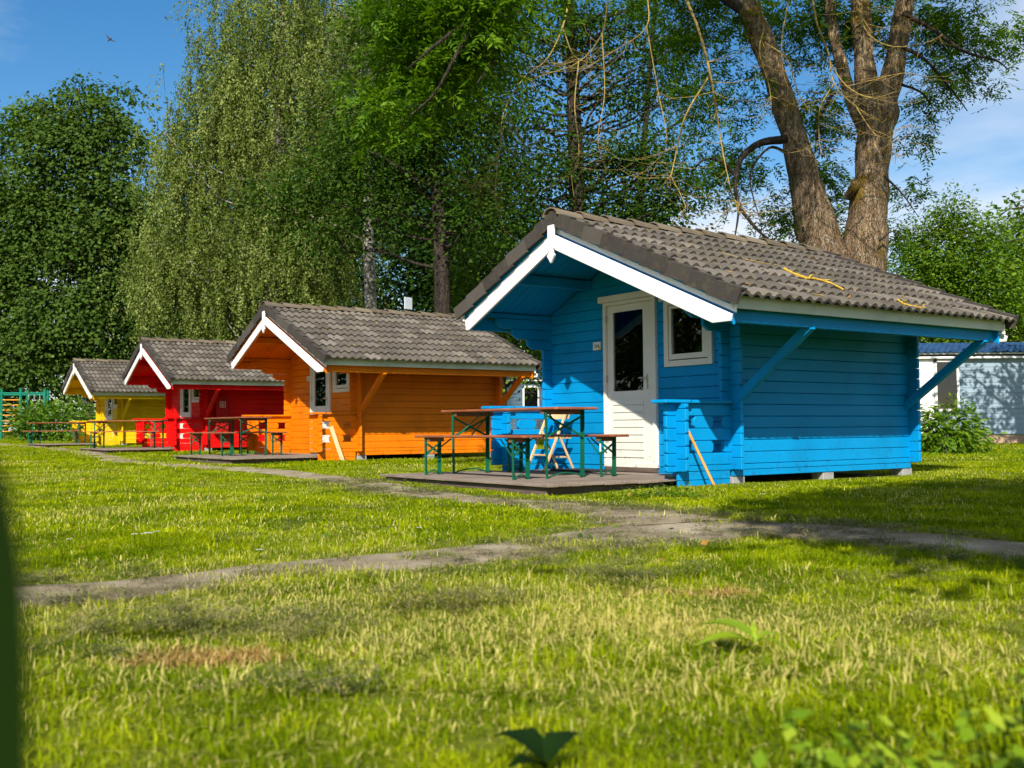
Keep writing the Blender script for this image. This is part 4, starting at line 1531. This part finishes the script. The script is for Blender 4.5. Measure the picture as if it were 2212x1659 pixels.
    # compound leaves
    def compound(C, r, ll, lf, droop, n=9):
        m_ = len(C)
        ax = r.normal(size=(m_, 3)) * np.array([1, 1, .35]); ax[:, 2] -= droop
        ax = unit(ax)
        upv = unit(np.array([0, 0, 1.0]) + r.normal(size=(m_, 3)) * .35)
        sd = unit(np.cross(ax, upv)); nn = np.cross(sd, ax)
        P, Dv, Nn = [], [], []
        for i in range(n):
            t = 1.0 if i == n - 1 else (i // 2 + 1) / (n // 2 + 1)
            s = 0 if i == n - 1 else (1 if i % 2 else -1)
            p = C + ax * ll * t - np.array([0, 0, 1.0]) * ll * .25 * t * t
            P.append(p); Dv.append(ax * (.55 if s else 1) + sd * s * .9 + r.normal(size=(m_, 3)) * .12 - np.array([0, 0, .18])); Nn.append(nn + r.normal(size=(m_, 3)) * .25)
        P = np.concatenate(P); Dv = np.concatenate(Dv); Nn = np.concatenate(Nn)
        L = lf * (1 + .2 * r.normal(size=len(P))).clip(.5, 1.5)
        rnd = (.5 + np.tile(r.normal(size=m_) * .2, n) + r.normal(size=len(P)) * .1).clip(0, 1)
        return P, Dv, Nn, L, L * .34, rnd

    def spray(blobs, D, per, cr, ll, lf, droop, flat=.9):
        C, O = blob_clumps(blobs, D, r, flat)
        idx = np.repeat(np.arange(len(C)), per)
        P = C[idx] + r.normal(size=(len(idx), 3)) * cr
        return compound(P, r, ll, lf, droop)
    a = spray([(1540, 60, 90, 80, 30), (1500, 180, 60, 90, 13), (1600, 200, 70, 70, 13), (1560, 300, 60, 60, 11), (1620, 380, 60, 60, 11), (1540, 400, 40, 50, 6), (1690, 480, 50, 60, 12), (1640, 540, 40, 30, 8), (1760, 250, 60, 80, 22), (1770, 380, 50, 60, 14),
               (1740, 60, 80, 70, 30), (1830, 30, 60, 50, 18), (2010, 60, 70, 60, 22), (2110, 60, 80, 70, 20), (2030, 160, 50, 50, 12), (2100, 170, 60, 40, 9), (2180, 90, 40, 40, 8), (1990, 230, 40, 30, 6), (1975, 400, 24, 40, 4), (1990, 300, 30, 20, 4), (1950, 480, 40, 50, 6),
               (1790, 470, 30, 50, 10), (1780, 540, 30, 40, 8), (1700, -40, 200, 50, 26), (2000, -40, 200, 50, 24), (1880, 60, 60, 60, 16), (1450, -30, 120, 60, 30)], 19.6, 13, .16, .24, .10, .35)
    b = spray([(870, 30, 70, 40, 16), (950, 20, 90, 50, 22), (1040, 10, 90, 50, 20), (1130, 0, 80, 40, 14), (905, 105, 60, 34, 13), (985, 100, 80, 40, 16), (1070, 90, 60, 50, 10), (862, 165, 44, 22, 8), (930, 180, 60, 30, 9), (1000, 190, 60, 40, 8), (840, 235, 40, 16, 5), (905, 250, 50, 20, 4),
               (800, 205, 20, 10, 2), (822, 268, 26, 12, 3), (850, 90, 30, 30, 5), (930, -50, 180, 40, 30)], 13.2, 9, .20, .25, .105, .5, 1.4)
    q = unit(r.normal(size=(130, 3))) * (r.uniform(.1, 1, 130) ** .4)[:, None] * np.array([4.4, 3.0, 1.7]) + np.array([5.4, 14.0, 11.2])
    P = q[np.repeat(np.arange(130), 24)] + r.normal(size=(130 * 24, 3)) * .28
    e = compound(P, r, .26, .13, .35)
    al = [np.concatenate([u, v_, w_]) for u, v_, w_ in zip(a, b, e)]
    parts.append(('crown', leaf_mesh('crown', *al), M['l_ash']))
    base = tuple(at(1825, 905, D).to_2d()) + (0.0,)
    finish_tree('ash_tree', 'big ash tree with two thick mossy stems behind the blue hut', base, parts)


build_ash()


# ---------------------------------------------------------------- shrubs
def shrub(name, label, D, blobs, per, cr, lsize, lmat, seed, lw=.42, droop=.25, group=None, stems=14, flat=.8, cat='shrub'):
    r = np.random.default_rng(seed)
    C, O = blob_clumps(blobs, D, r, flat)
    x, y = C[:, 0].mean(), C[:, 1].mean()
    z = float(G(x, y))
    C = C[C[:, 2] > z + .12]; O = O[:len(C)]
    O = unit(C - np.array([x, y, z + .5]))
    st = []
    for i in r.choice(len(C), min(stems, len(C)), replace=False):
        st.append(limb((x + r.normal() * .25, y + r.normal() * .2, z - .05), C[i], .02, .006, r, .1))
    V, F = join_arrays(st)
    return finish_tree(name, label, (x, y, z), [('stems', np_mesh('stems', V, F, smooth=True), M['greybark']),
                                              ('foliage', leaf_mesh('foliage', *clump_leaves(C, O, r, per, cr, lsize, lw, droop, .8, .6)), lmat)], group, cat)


shrub('laurel_shrub', 'broad glossy laurel shrub left of the yellow hut', 48, [(75, 900, 40, 34, 40), (110, 915, 44, 30, 40), (150, 905, 40, 34, 36), (60, 925, 36, 22, 24), (180, 915, 30, 28, 20)], 34, .30, .19, M['l_laurel'], 31, .42)
shrub('elder_shrub', 'leafy elder shrub in front of the pale mobile home', 21.5, [(2035, 935, 46, 42, 34), (2075, 950, 50, 30, 30), (2020, 900, 30, 32, 16), (2085, 905, 26, 26, 9), (2115, 935, 26, 22, 9), (2060, 880, 14, 18, 4), (2010, 960, 30, 25, 14)], 26, .13, .125, M['l_bush'], 32, .40, .35)
shrub('low_shrub', 'small dark shrub behind the left wing of the orange hut', 27, [(640, 975, 28, 12, 10)], 30, .14, .08, M['l_bush'], 33)
shrub('low_shrub', 'low leafy shrub behind the tables of the yellow hut', 44, [(215, 930, 40, 14, 14), (170, 938, 30, 10, 8)], 30, .2, .12, M['l_bush'], 34)

# ---------------------------------------------------------------- roof litter
def roof_pt(h, px, py):
    o = Vector((0, 0, CAM_H))
    d = (at(px, py, 10) - o)
    n = hl((0, 0, h[2]), SR, 0, 1).normalized() if False else (hl((0, 0, h[2]), SR, 0, 0) + Vector((0, 0, 1))).normalized()
    p0 = hl(h, 0, 0, ZR + HZ[h] + .035)
    t = (p0 - o).dot(n) / d.dot(n)
    return o + d * t


for pts, w, lb in (([(1694, 581), (1716, 592), (1740, 600), (1765, 603), (1792, 611), (1824, 627)], .020, 'yellow lichened branch lying on the blue hut roof'), ([(1940, 649), (1952, 656), (1968, 661), (1988, 665), (1998, 664)], .016, 'short yellow branch near the far eave of the blue hut')):
    P = [roof_pt(HB, *p) for p in pts]
    S = smooth_path([(*p, 0) for p in P], 4)
    v1 = tube_arrays(S[:, :3], np.linspace(w, w * .6, len(S)), 7, .18)
    tw = [v1]
    for j in (4, 9, 14):
        if j < len(S) - 1:
            p = S[j, :3]
            d = (S[j + 1, :3] - p) * 1.2 + np.array([0, 0, .02])
            tw.append(tube_arrays([p, p + d + rng.normal(size=3) * .02, p + d * 1.8], [w * .6, w * .45, w * .2], 5, .1))
    V, F = join_arrays(tw)
    put('fallen_branch', np_mesh('fallen_branch', V, F, smooth=True), M['yellowtwig'], label=lb, cat='branch', group='branches fallen on the roof')
Tw = []
for pts in ([(1610, 560), (1640, 566), (1668, 571), (1690, 573)], [(1755, 635), (1775, 638), (1790, 645)], [(1560, 545), (1580, 552), (1610, 558)]):
    S = smooth_path([(*roof_pt(HB, *p), 0) for p in pts], 4)
    Tw.append(tube_arrays(S[:, :3], np.linspace(.007, .003, len(S)), 5, .1))
V, F = join_arrays(Tw)
put('roof_twigs', np_mesh('roof_twigs', V, F), M['lichentwig'], kind='stuff', label='thin dry twigs scattered on the blue hut roof')
for h, n, lb in ((HB, 60, 'dead leaves scattered on the blue hut roof'), (HO, 110, 'dead leaves scattered on the orange hut roof'), (HR, 60, 'dead leaves scattered on the red hut roof'), (HY, 160, 'dead leaves scattered on the yellow hut roof')):
    x = rng.uniform(.15, 2.7, n); y = rng.uniform(-1.2, 3.3, n)
    c = np.array([hl(h, a, b, ZR + HZ[h] - SR * a + .028) for a, b in zip(x, y)])
    lv = leaf_mesh('roof_leaves', c, rng.normal(size=(n, 3)) * np.array([1, 1, .3]), np.array([0, 0, 1]) + rng.normal(size=(n, 3)) * .4, rng.uniform(.03, .075, n), rng.uniform(.02, .045, n), rng.uniform(0, 1, n))
    put('roof_leaves', lv, M['litter'], kind='stuff', label=lb)

# ---------------------------------------------------------------- lawn
SRC = bpy.data.collections.new('grass_sources')


def tuft(name, n, rad, h0, h1, w, r, mat, lie=.35, flat=False):
    ang = r.uniform(0, 2 * np.pi, n)
    rr = rad * np.sqrt(r.uniform(0, 1, n))
    B = np.stack([np.cos(ang) * rr, np.sin(ang) * rr, np.zeros(n)], -1)
    H = r.uniform(h0, h1, n)
    d = unit(r.normal(size=(n, 3)) * np.array([1, 1, 0]) + 1e-6)
    lean = np.abs(r.normal(size=n)).clip(0, 1.6) * lie
    side = np.stack([-d[:, 1], d[:, 0], np.zeros(n)], -1)
    tw = r.uniform(-1, 1, n)[:, None]
    side = unit(side + d * tw)
    V = []
    ts = (0, .45, .8, 1)
    ws = (1, .9, .55, .05)
    if flat:
        B[:, 2] += r.uniform(0, flat, n)
    for t, wv in zip(ts, ws):
        if flat:
            c = B + d * (H * t)[:, None] + np.array([0, 0, 1]) * (H * r.normal(size=n) * .12 * t)[:, None]
            c[:, 2] = np.maximum(c[:, 2], .002)
        else:
            c = B + d * (H * lean * t * t)[:, None] + np.array([0, 0, 1]) * (H * (t - .42 * lean.clip(0, 1.5) * t * t))[:, None]
        V.append(c - side * w * wv * .5); V.append(c + side * w * wv * .5)
    V = np.stack(V, 1)
    F = []
    for k in range(3):
        F.append(np.stack([np.arange(n) * 8 + 2 * k, np.arange(n) * 8 + 2 * k + 1, np.arange(n) * 8 + 2 * k + 3, np.arange(n) * 8 + 2 * k + 2], -1))
    F = np.concatenate(F)
    rnd = np.tile(r.uniform(0, 1, n), 3)
    me = np_mesh(name, V.reshape(-1, 3), F, {'rnd': rnd})
    me.materials.append(mat)
    o = bpy.data.objects.new(name, me)
    return o


def scatter(name, label, pts, rotz, tilt, scl, dry, idx, col, kind='stuff'):
    me = bpy.data.meshes.new(name)
    n = len(pts)
    me.vertices.add(n)
    me.vertices.foreach_set('co', np.ascontiguousarray(pts, dtype=np.float32).ravel())
    for k, v, ty in (('rz', rotz, 'FLOAT'), ('scl', scl, 'FLOAT'), ('dry', dry, 'FLOAT')):
        a = me.attributes.new(k, 'FLOAT', 'POINT'); a.data.foreach_set('value', np.ascontiguousarray(v, dtype=np.float32))
    a = me.attributes.new('idx', 'INT', 'POINT'); a.data.foreach_set('value', np.ascontiguousarray(idx, dtype=np.int32))
    o = put(name, me, None, label=label, kind=kind)
    ng = bpy.data.node_groups.new(name, 'GeometryNodeTree')
    ng.interface.new_socket('Geometry', in_out='INPUT', socket_type='NodeSocketGeometry')
    ng.interface.new_socket('Geometry', in_out='OUTPUT', socket_type='NodeSocketGeometry')
    gi, go = ng.nodes.new('NodeGroupInput'), ng.nodes.new('NodeGroupOutput')
    ci = ng.nodes.new('GeometryNodeCollectionInfo')
    ci.inputs['Collection'].default_value = col
    ci.inputs['Separate Children'].default_value = True
    ci.inputs['Reset Children'].default_value = True
    ip = ng.nodes.new('GeometryNodeInstanceOnPoints')
    ip.inputs['Pick Instance'].default_value = True

    def attr(nm, ty):
        q = ng.nodes.new('GeometryNodeInputNamedAttribute'); q.data_type = ty; q.inputs['Name'].default_value = nm
        return q.outputs['Attribute']
    cx = ng.nodes.new('ShaderNodeCombineXYZ')
    L = ng.links.new
    L(attr('rz', 'FLOAT'), cx.inputs['Z'])
    er = ng.nodes.new('FunctionNodeEulerToRotation')
    L(cx.outputs[0], er.inputs[0])
    L(gi.outputs[0], ip.inputs['Points']); L(ci.outputs[0], ip.inputs['Instance'])
    L(attr('idx', 'INT'), ip.inputs['Instance Index']); L(er.outputs[0], ip.inputs['Rotation']); L(attr('scl', 'FLOAT'), ip.inputs['Scale'])
    L(ip.outputs[0], go.inputs[0])
    md = o.modifiers.new('scatter', 'NODES')
    md.node_group = ng
    return o


def in_huts(X, Y):
    bad = np.zeros(X.shape, bool)
    for h in (HB, HO, HR, HY):
        c, s = math.cos(h[2]), math.sin(h[2])
        dx_, dy_ = X - h[0], Y - h[1]
        lx, ly = c * dx_ + s * dy_, -s * dx_ + c * dy_
        bad |= (lx > AL - .05) & (lx < AX + .03) & (ly > -1.0) & (ly < DP + .02)
        bad |= (lx > -1.86) & (lx < 1.45) & (ly > -2.5) & (ly < -.9)
    return bad


def field(X, Y, seed):
    r = np.random.default_rng(seed)
    f = np.zeros(X.shape)
    for k in range(9):
        a = r.uniform(0, 2 * np.pi); w = r.uniform(.5, 4.0); ph = r.uniform(0, 6.28)
        f += np.sin(w * (X * np.cos(a) + Y * np.sin(a)) + ph) / (1 + .4 * w)
    return f / 2.2


CLIPS = [(-1.12, 3.45, .42, .17), (-.78, 3.36, .26, .14), (-.30, 3.75, .40, .10), (.52, 4.42, .34, .11), (.40, 4.12, .20, .10), (.10, 4.6, .25, .09), (1.5, 4.3, .3, .07), (-.55, 2.55, .2, .05)]
BROWNS = [(-.80, 2.98, .40, .19), (.66, 4.02, .30, .10)]
DRYS = [(.62, 3.9, .7, .3), (1.35, 3.55, .8, .3), (.35, 3.35, .8, .3), (-.7, 2.9, .8, .4), (.2, 2.7, .8, .25), (1.3, 3.0, .5, .2)]


def patch(X, Y, L):
    f = np.zeros(X.shape)
    for x, y, a, b in L:
        f = np.maximum(f, 1 - ((X - x) / a) ** 2 - ((Y - y) / b) ** 2)
    return f.clip(0, 1)


def build_lawn():
    r = np.random.default_rng(5)
    gn, gm, gf, gc, gb = [bpy.data.collections.new('grass_' + k) for k in ('near', 'mid', 'far', 'clip', 'brown')]
    for i in range(7):
        gn.objects.link(tuft('a_%d' % i, 64, .08, .012, .036 if i < 5 else .056, .0040, r, M['grass'], 1.25))
    for i in range(5):
        gm.objects.link(tuft('b_%d' % i, 70, .14, .018, .048, .0075, r, M['grass'], 1.1))
    for i in range(4):
        gf.objects.link(tuft('c_%d' % i, 80, .27, .025, .06, .014, r, M['grass'], .95))
    for i in range(4):
        gc.objects.link(tuft('d_%d' % i, 46, .07, .03, .075, .0030, r, M['clip'], .5, flat=.028))
    for i in range(3):
        gb.objects.link(tuft('e_%d' % i, 46, .08, .015, .045, .004, r, M['brown'], .9))

    def rnd_pts(y0, y1, dens, mx=1.6):
        out_ = []
        ys = np.linspace(y0, y1, 30)
        for a, b in zip(ys[:-1], ys[1:]):
            hw = .53 * b + mx
            n = int((b - a) * 2 * hw * dens)
            out_.append(np.stack([r.uniform(-hw, hw, n), r.uniform(a, b, n)], -1))
        return np.concatenate(out_)
    for nm, lb, y0, y1, dens, col, nv, mx, s0 in (('grass_near', 'short bright green lawn grass close to the camera', 1.3, 6.5, 360, gn, 7, 2.3, 1.0), ('grass_middle', 'lawn grass between the paths and the huts', 6.5, 17, 105, gm, 5, 2.6, 1.0), ('grass_far', 'lawn grass far away around the huts', 17, 62, 22, gf, 4, 4.0, 1.0)):
        P = rnd_pts(y0, y1, dens, mx)
        X, Y = P[:, 0], P[:, 1]
        d = path_dist(X, Y) + .20 * wob(X * 1.4, Y * 1.4)
        keep = (d > 0) | ((d > -.18) & (r.uniform(size=len(X)) < .22)) | (r.uniform(size=len(X)) < .10 + .16 * (field(X * 1.2, Y * 1.2, 63) > .1))
        keep &= ~in_huts(X, Y)
        br = patch(X, Y, BROWNS)
        keep &= r.uniform(size=len(X)) > br * 1.0
        X, Y, d = X[keep], Y[keep], d[keep]
        n = len(X)
        f = field(X, Y, 3)
        f2 = field(X * 2.3, Y * 2.3, 8)
        near = np.clip(1 - np.abs(Y - 3.6) / 1.6, 0, 1)
        dry = (.03 + .10 * f + .10 * f2 + .21 * near + .12 * (d < .15)).clip(0, .85) + .35 * patch(X, Y, BROWNS) + .30 * patch(X, Y, DRYS) * (.6 + f2).clip(0, 1.2)
        scl = s0 * (.85 + .25 * field(X * 1.7, Y * 1.7, 11) + .2 * r.normal(size=n)).clip(.45, 1.7)
        scl = np.where(in_huts(X + .25, Y + .1) | in_huts(X - .2, Y + .25), scl * .6, scl)
        Z = G(X, Y) + bump(X, Y) - .004
        scatter(nm, lb, np.stack([X, Y, Z], -1), r.uniform(0, 6.28, n), 0, scl, dry, r.integers(0, nv, n), col)
    # clippings: heaps and a thin spread along the paths
    P = rnd_pts(1.6, 13, 190, .8)
    X, Y = P[:, 0], P[:, 1]
    d = path_dist(X, Y)
    pc = patch(X, Y, CLIPS)
    pr = pc * 2.4 + .30 * np.exp(-(d / .22) ** 2) * (.6 + .5 * field(X, Y, 21)).clip(0, 1) + .05 * (field(X * 1.5, Y * 1.5, 33) > .35) + .34 * (d < -.02) * (.5 + field(X * 1.3, Y * 1.3, 52)).clip(.1, 1)
    keep = (r.uniform(size=len(X)) < pr) & ~in_huts(X, Y)
    X, Y, pc = X[keep], Y[keep], pc[keep]
    n = len(X)
    Z = G(X, Y) + bump(X, Y) + .012 + pc * r.uniform(0, .11, n)
    scatter('grass_clippings', 'grey green cut grass lying in loose heaps and along the paths', np.stack([X, Y, Z], -1), r.uniform(0, 6.28, n), 0, r.uniform(.7, 1.4, n), r.uniform(0, .35, n), r.integers(0, 4, n), gc)
    P = rnd_pts(2.2, 5.2, 420, .6)
    X, Y = P[:, 0], P[:, 1]
    br = patch(X, Y, BROWNS)
    keep = r.uniform(size=len(X)) < br * (.75 + .8 * field(X * 3, Y * 3, 71))
    X, Y = X[keep], Y[keep]
    n = len(X)
    scatter('withered_grass', 'patches of brown withered grass in the foreground lawn', np.stack([X, Y, G(X, Y) + bump(X, Y)], -1), r.uniform(0, 6.28, n), 0, r.uniform(.7, 1.3, n), r.uniform(0, .5, n), r.integers(0, 3, n), gb)


build_lawn()


# ---------------------------------------------------------------- foreground plants
def broad_leaf(L, Wd, curl, r, teeth=0.0, n=7):
    """a leaf blade along +y with a midrib fold"""
    V, F = [], []
    for i in range(n):
        t = i / (n - 1)
        w = Wd * math.sin(math.pi * min(.98, t ** .75)) * (1 + teeth * (1 if i % 2 else -1)) * .5 + .001
        y = L * t
        z = curl * L * t * (1 - t) * 2 - curl * L * .6 * t * t
        V += [(-w, y, z + w * .3), (0, y, z), (w, y, z + w * .3)]
    for i in range(n - 1):
        a = 3 * i
        F += [(a, a + 1, a + 4, a + 3), (a + 1, a + 2, a + 5, a + 4)]
    return raw('leaf_blade', V, F, True)


def rosette(name, label, loc, leaves, mat, cat='weed', group=None):
    T = empty(name, loc, 0, label, cat, group)
    r = random.Random(3)
    for (L, w, az, el, curl, teeth, off) in leaves:
        me = broad_leaf(L, w, curl, r, teeth)
        a = me.attributes.new('rnd', 'FLOAT', 'FACE')
        a.data.foreach_set('value', [r.uniform(.3, 1)] * len(me.polygons))
        put('leaf', me, mat, T, off, (math.radians(el), 0, math.radians(az)))
    return T


rosette('broadleaf_weed', 'pale green weed with two broad leaves in the foreground grass', (.66, 2.93, .030),
        [(.17, .075, 62, 14, .2, 0, (0, 0, .03)), (.17, .070, 98, 4, .15, 0, (0, 0, .02)), (.10, .02, -60, 15, .3, .2, (0, 0, .02)), (.11, .015, -95, 10, .4, .3, (0, 0, .02)), (.08, .014, -5, 45, .3, .3, (0, 0, .02)), (.09, .018, -130, 8, .3, .2, (0, 0, .02))], M['l_weed'])
rosette('dark_leaf_weed', 'dark blurred broad leaf at the bottom edge of the lawn', (.055, 1.93, .02),
        [(.12, .075, 60, 25, .3, .12, (0, 0, .02)), (.10, .06, -50, 30, .3, .12, (0, 0, .02)), (.09, .05, 130, 20, .2, .1, (0, 0, .01))], M['l_darkweed'])


def tall_weeds():
    """leafy stems close to the lens at the lower right"""
    r = np.random.default_rng(77)
    P, Dv, Nn, St = [], [], [], []
    for k in range(150):
        x, y = r.uniform(.34, .90), r.uniform(1.05, 1.7)
        h = r.uniform(.10, .19) + .15 * max(0, min(1, (x - .45) / .4)) * r.uniform(.2, 1)
        lean = r.normal(size=2) * .05
        St.append(tube_arrays([(x, y, 0), (x + lean[0] * .5, y + lean[1] * .5, h * .6), (x + lean[0], y + lean[1], h)], [.0022, .0018, .001], 4))
        for q in range(9):
            t = r.uniform(.35, 1)
            a = r.uniform(0, 6.28)
            P.append((x + lean[0] * t, y + lean[1] * t, h * t))
            Dv.append((math.cos(a), math.sin(a), r.normal() * .35 + .1)); Nn.append((r.normal() * .35, -.25 + r.normal() * .35, 1))
    P, Dv, Nn = np.array(P), np.array(Dv), np.array(Nn)
    n = len(P)
    L = r.uniform(.018, .046, n)
    o = put('tall_weeds', leaf_mesh('tall_weeds', P, Dv, Nn, L, L * .6, r.uniform(0, 1, n)), M['l_weed'], kind='stuff', label='blurred leafy weeds close to the camera at the lower right')
    V, F = join_arrays(St)
    put('stems', np_mesh('stems', V, F), M['l_darkweed'], o, kind='stuff')


tall_weeds()
# edge-of-path creeping weeds
def weeds_along():
    r = np.random.default_rng(78)
    spots = [(1.22, 9.55, .25, .10, 60), (1.45, 9.75, .2, .12, 50), (-6.6, 20.0, .5, .2, 70), (-.9, 10.4, .1, .06, 16), (-.1, 5.98, .5, .06, 14), (10.0, 21.0, 1.2, .8, 300), (8.8, 19.6, .8, .5, 160)]
    P = []
    for x, y, a, b, n in spots:
        q = r.normal(size=(n * 3, 2)) * np.array([a, b])
        P.append(np.stack([x + q[:, 0], y + q[:, 1], np.abs(r.normal(size=n * 3)) * .05 + .02], -1))
    P = np.concatenate(P)
    P[:, 2] += G(P[:, 0], P[:, 1])
    n = len(P)
    Dv = r.normal(size=(n, 3)) * np.array([1, 1, .3]); Nn = np.array([0, 0, 1]) + r.normal(size=(n, 3)) * .35
    L = r.uniform(.02, .045, n)
    put('creeping_weeds', leaf_mesh('creeping_weeds', P, Dv, Nn, L, L * .7, r.uniform(0, 1, n)), M['l_bush'], kind='stuff', label='low creeping weeds beside the paths and decks')


weeds_along()
# fallen leaves on the lawn
n = 26
X = rng.uniform(-6, 4, n); Y = rng.uniform(4, 16, n)
X[:4] = [1.05, 3.2, -.2, -2.6]; Y[:4] = [9.45, 8.0, 6.9, 8.4]
c = np.stack([X, Y, G(X, Y) + .05], -1)
put('lawn_leaves', leaf_mesh('lawn_leaves', c, rng.normal(size=(n, 3)) * np.array([1, 1, .2]), np.array([0, -.3, 1]) + rng.normal(size=(n, 3)) * .3, rng.uniform(.03, .065, n), rng.uniform(.02, .04, n), rng.uniform(.3, 1, n)), M['litter'], kind='stuff', label='scattered dry leaves lying on the lawn')
# daisies
bm = bmesh.new()
for k in range(8):
    a = k * math.pi / 4
    vs_ = [bm.verts.new((.003 * math.cos(a), .003 * math.sin(a), .055)), bm.verts.new((.016 * math.cos(a - .22), .016 * math.sin(a - .22), .057)), bm.verts.new((.019 * math.cos(a), .019 * math.sin(a), .056)), bm.verts.new((.016 * math.cos(a + .22), .016 * math.sin(a + .22), .057))]
    bm.faces.new(vs_)
DAISY = bm_mesh('daisy', bm)
v, f = tube_arrays([(0, 0, 0), (.002, 0, .03), (0, 0, .055)], [.0012] * 3, 4)
DST = np_mesh('stem', v, f)
for i, (px, py) in enumerate([(310, 1165), (318, 1163), (325, 1164), (338, 1160), (150, 1175), (290, 1166), (1275, 1087), (1262, 1085), (1410, 1112), (1650, 1072), (905, 1140), (560, 1195)]):
    d = at(px, py, 1) - Vector((0, 0, CAM_H))
    t = -(CAM_H - .04) / d.z
    p = Vector((0, 0, CAM_H)) + d * t
    dz_ = empty('daisy', (p.x, p.y, float(G(p.x, p.y) + bump(p.x, p.y))), i * 1.1, 'small white daisy flower standing in the lawn', 'flower', 'daisies in the lawn')
    put('flower_head', DAISY, M['petal'], dz_)
    put('stem', DST, M['stalk'], dz_)

# tall grass blade right in front of the lens
V, F = [], []
for i in range(41):
    t = i / 40
    z = .02 + .615 * t
    w = .0095 * (1 - t ** 26) + .001
    x = -.1470 + .002 * math.sin(t * 2.0) - .001 * t
    V += [(x - w, .300, z), (x, .303, z), (x + w, .301, z)]
for i in range(40):
    a = 3 * i
    F += [(a, a + 1, a + 4, a + 3), (a + 1, a + 2, a + 5, a + 4)]
put('tall_grass_blade', raw('tall_grass_blade', V, F, True), M['stalk'], label='dark out of focus grass blade at the left edge of the picture', cat='grass blade')

# trees outside the picture that shade the lawn and stand in the window reflections
def side_tree(label, x, y, h, rad, n, seed, lmat, ls=.12):
    r = np.random.default_rng(seed)
    q = unit(r.normal(size=(n, 3))) * (r.uniform(.2, 1, n) ** .45)[:, None]
    C = np.array([x, y, h - rad * .9]) + q * np.array([rad, rad, rad * .85])
    z = float(G(x, y))
    st = smooth_path([(x, y, z - .1, .22), (x + .1, y, h * .35, .18), (x, y + .1, h * .65, .12), (x, y, h * .9, .04)], 5)
    V, F = tube_arrays(st[:, :3], st[:, 3], 9, .03, r)
    parts = [('trunk', np_mesh('trunk', V, F, smooth=True), M['greybark'])]
    V, F = join_arrays(limbs_to(st, C, r, 30, .07))
    parts.append(('branches', np_mesh('branches', V, F, smooth=True), M['greybark']))
    parts.append(('crown', leaf_mesh('crown', *clump_leaves(C, unit(q), r, 40, .34, ls, .7)), lmat))
    finish_tree('garden_tree', label, (x, y, z), parts, 'trees just outside the picture')


side_tree('tree beside the camera whose shadow falls on the lawn', 2.75, .25, 7.0, 1.85, 560, 91, M['l_dark'], .16)
side_tree('second tree beside the camera shading the right of the lawn', 4.3, 1.6, 7.4, 2.0, 520, 92, M['l_dark'], .16)
side_tree('bushy tree left of the picture seen in the door glass', -15.5, 15.0, 7.0, 3.1, 300, 93, M['l_dark'], .16)
side_tree('bushy tree left of the picture seen in the window glass', -18.5, 19.5, 7.4, 3.3, 300, 94, M['l_dark'], .16)
side_tree('bushy tree left of the picture seen in the orange door glass', -24.0, 26.0, 7.6, 3.4, 260, 96, M['l_dark'], .16)
side_tree('tree right of the picture shading the pale mobile home', 13.6, 24.6, 7.2, 2.1, 70, 95, M['l_right'], .13)


def distant_wood():
    r = np.random.default_rng(61)
    n = 1700
    X = r.uniform(-110, 90, n); Y = 84 + r.normal(size=n) * 3
    m_ = n // 3
    X[:m_] = -62 + r.normal(size=m_) * 3; Y[:m_] = r.uniform(-10, 84, m_)
    H = np.where(X < 5, 10.0, 5.5) + 2.2 * np.sin(X * .21) + 1.3 * np.sin(X * .53 + 1)
    C = np.stack([X, Y, r.uniform(.2, 1, n) * H + .3], -1)
    O = unit(r.normal(size=(n, 3)) + np.array([0, -1, .4]))
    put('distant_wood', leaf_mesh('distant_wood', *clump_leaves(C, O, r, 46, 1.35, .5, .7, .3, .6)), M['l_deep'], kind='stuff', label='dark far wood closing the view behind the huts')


distant_wood()
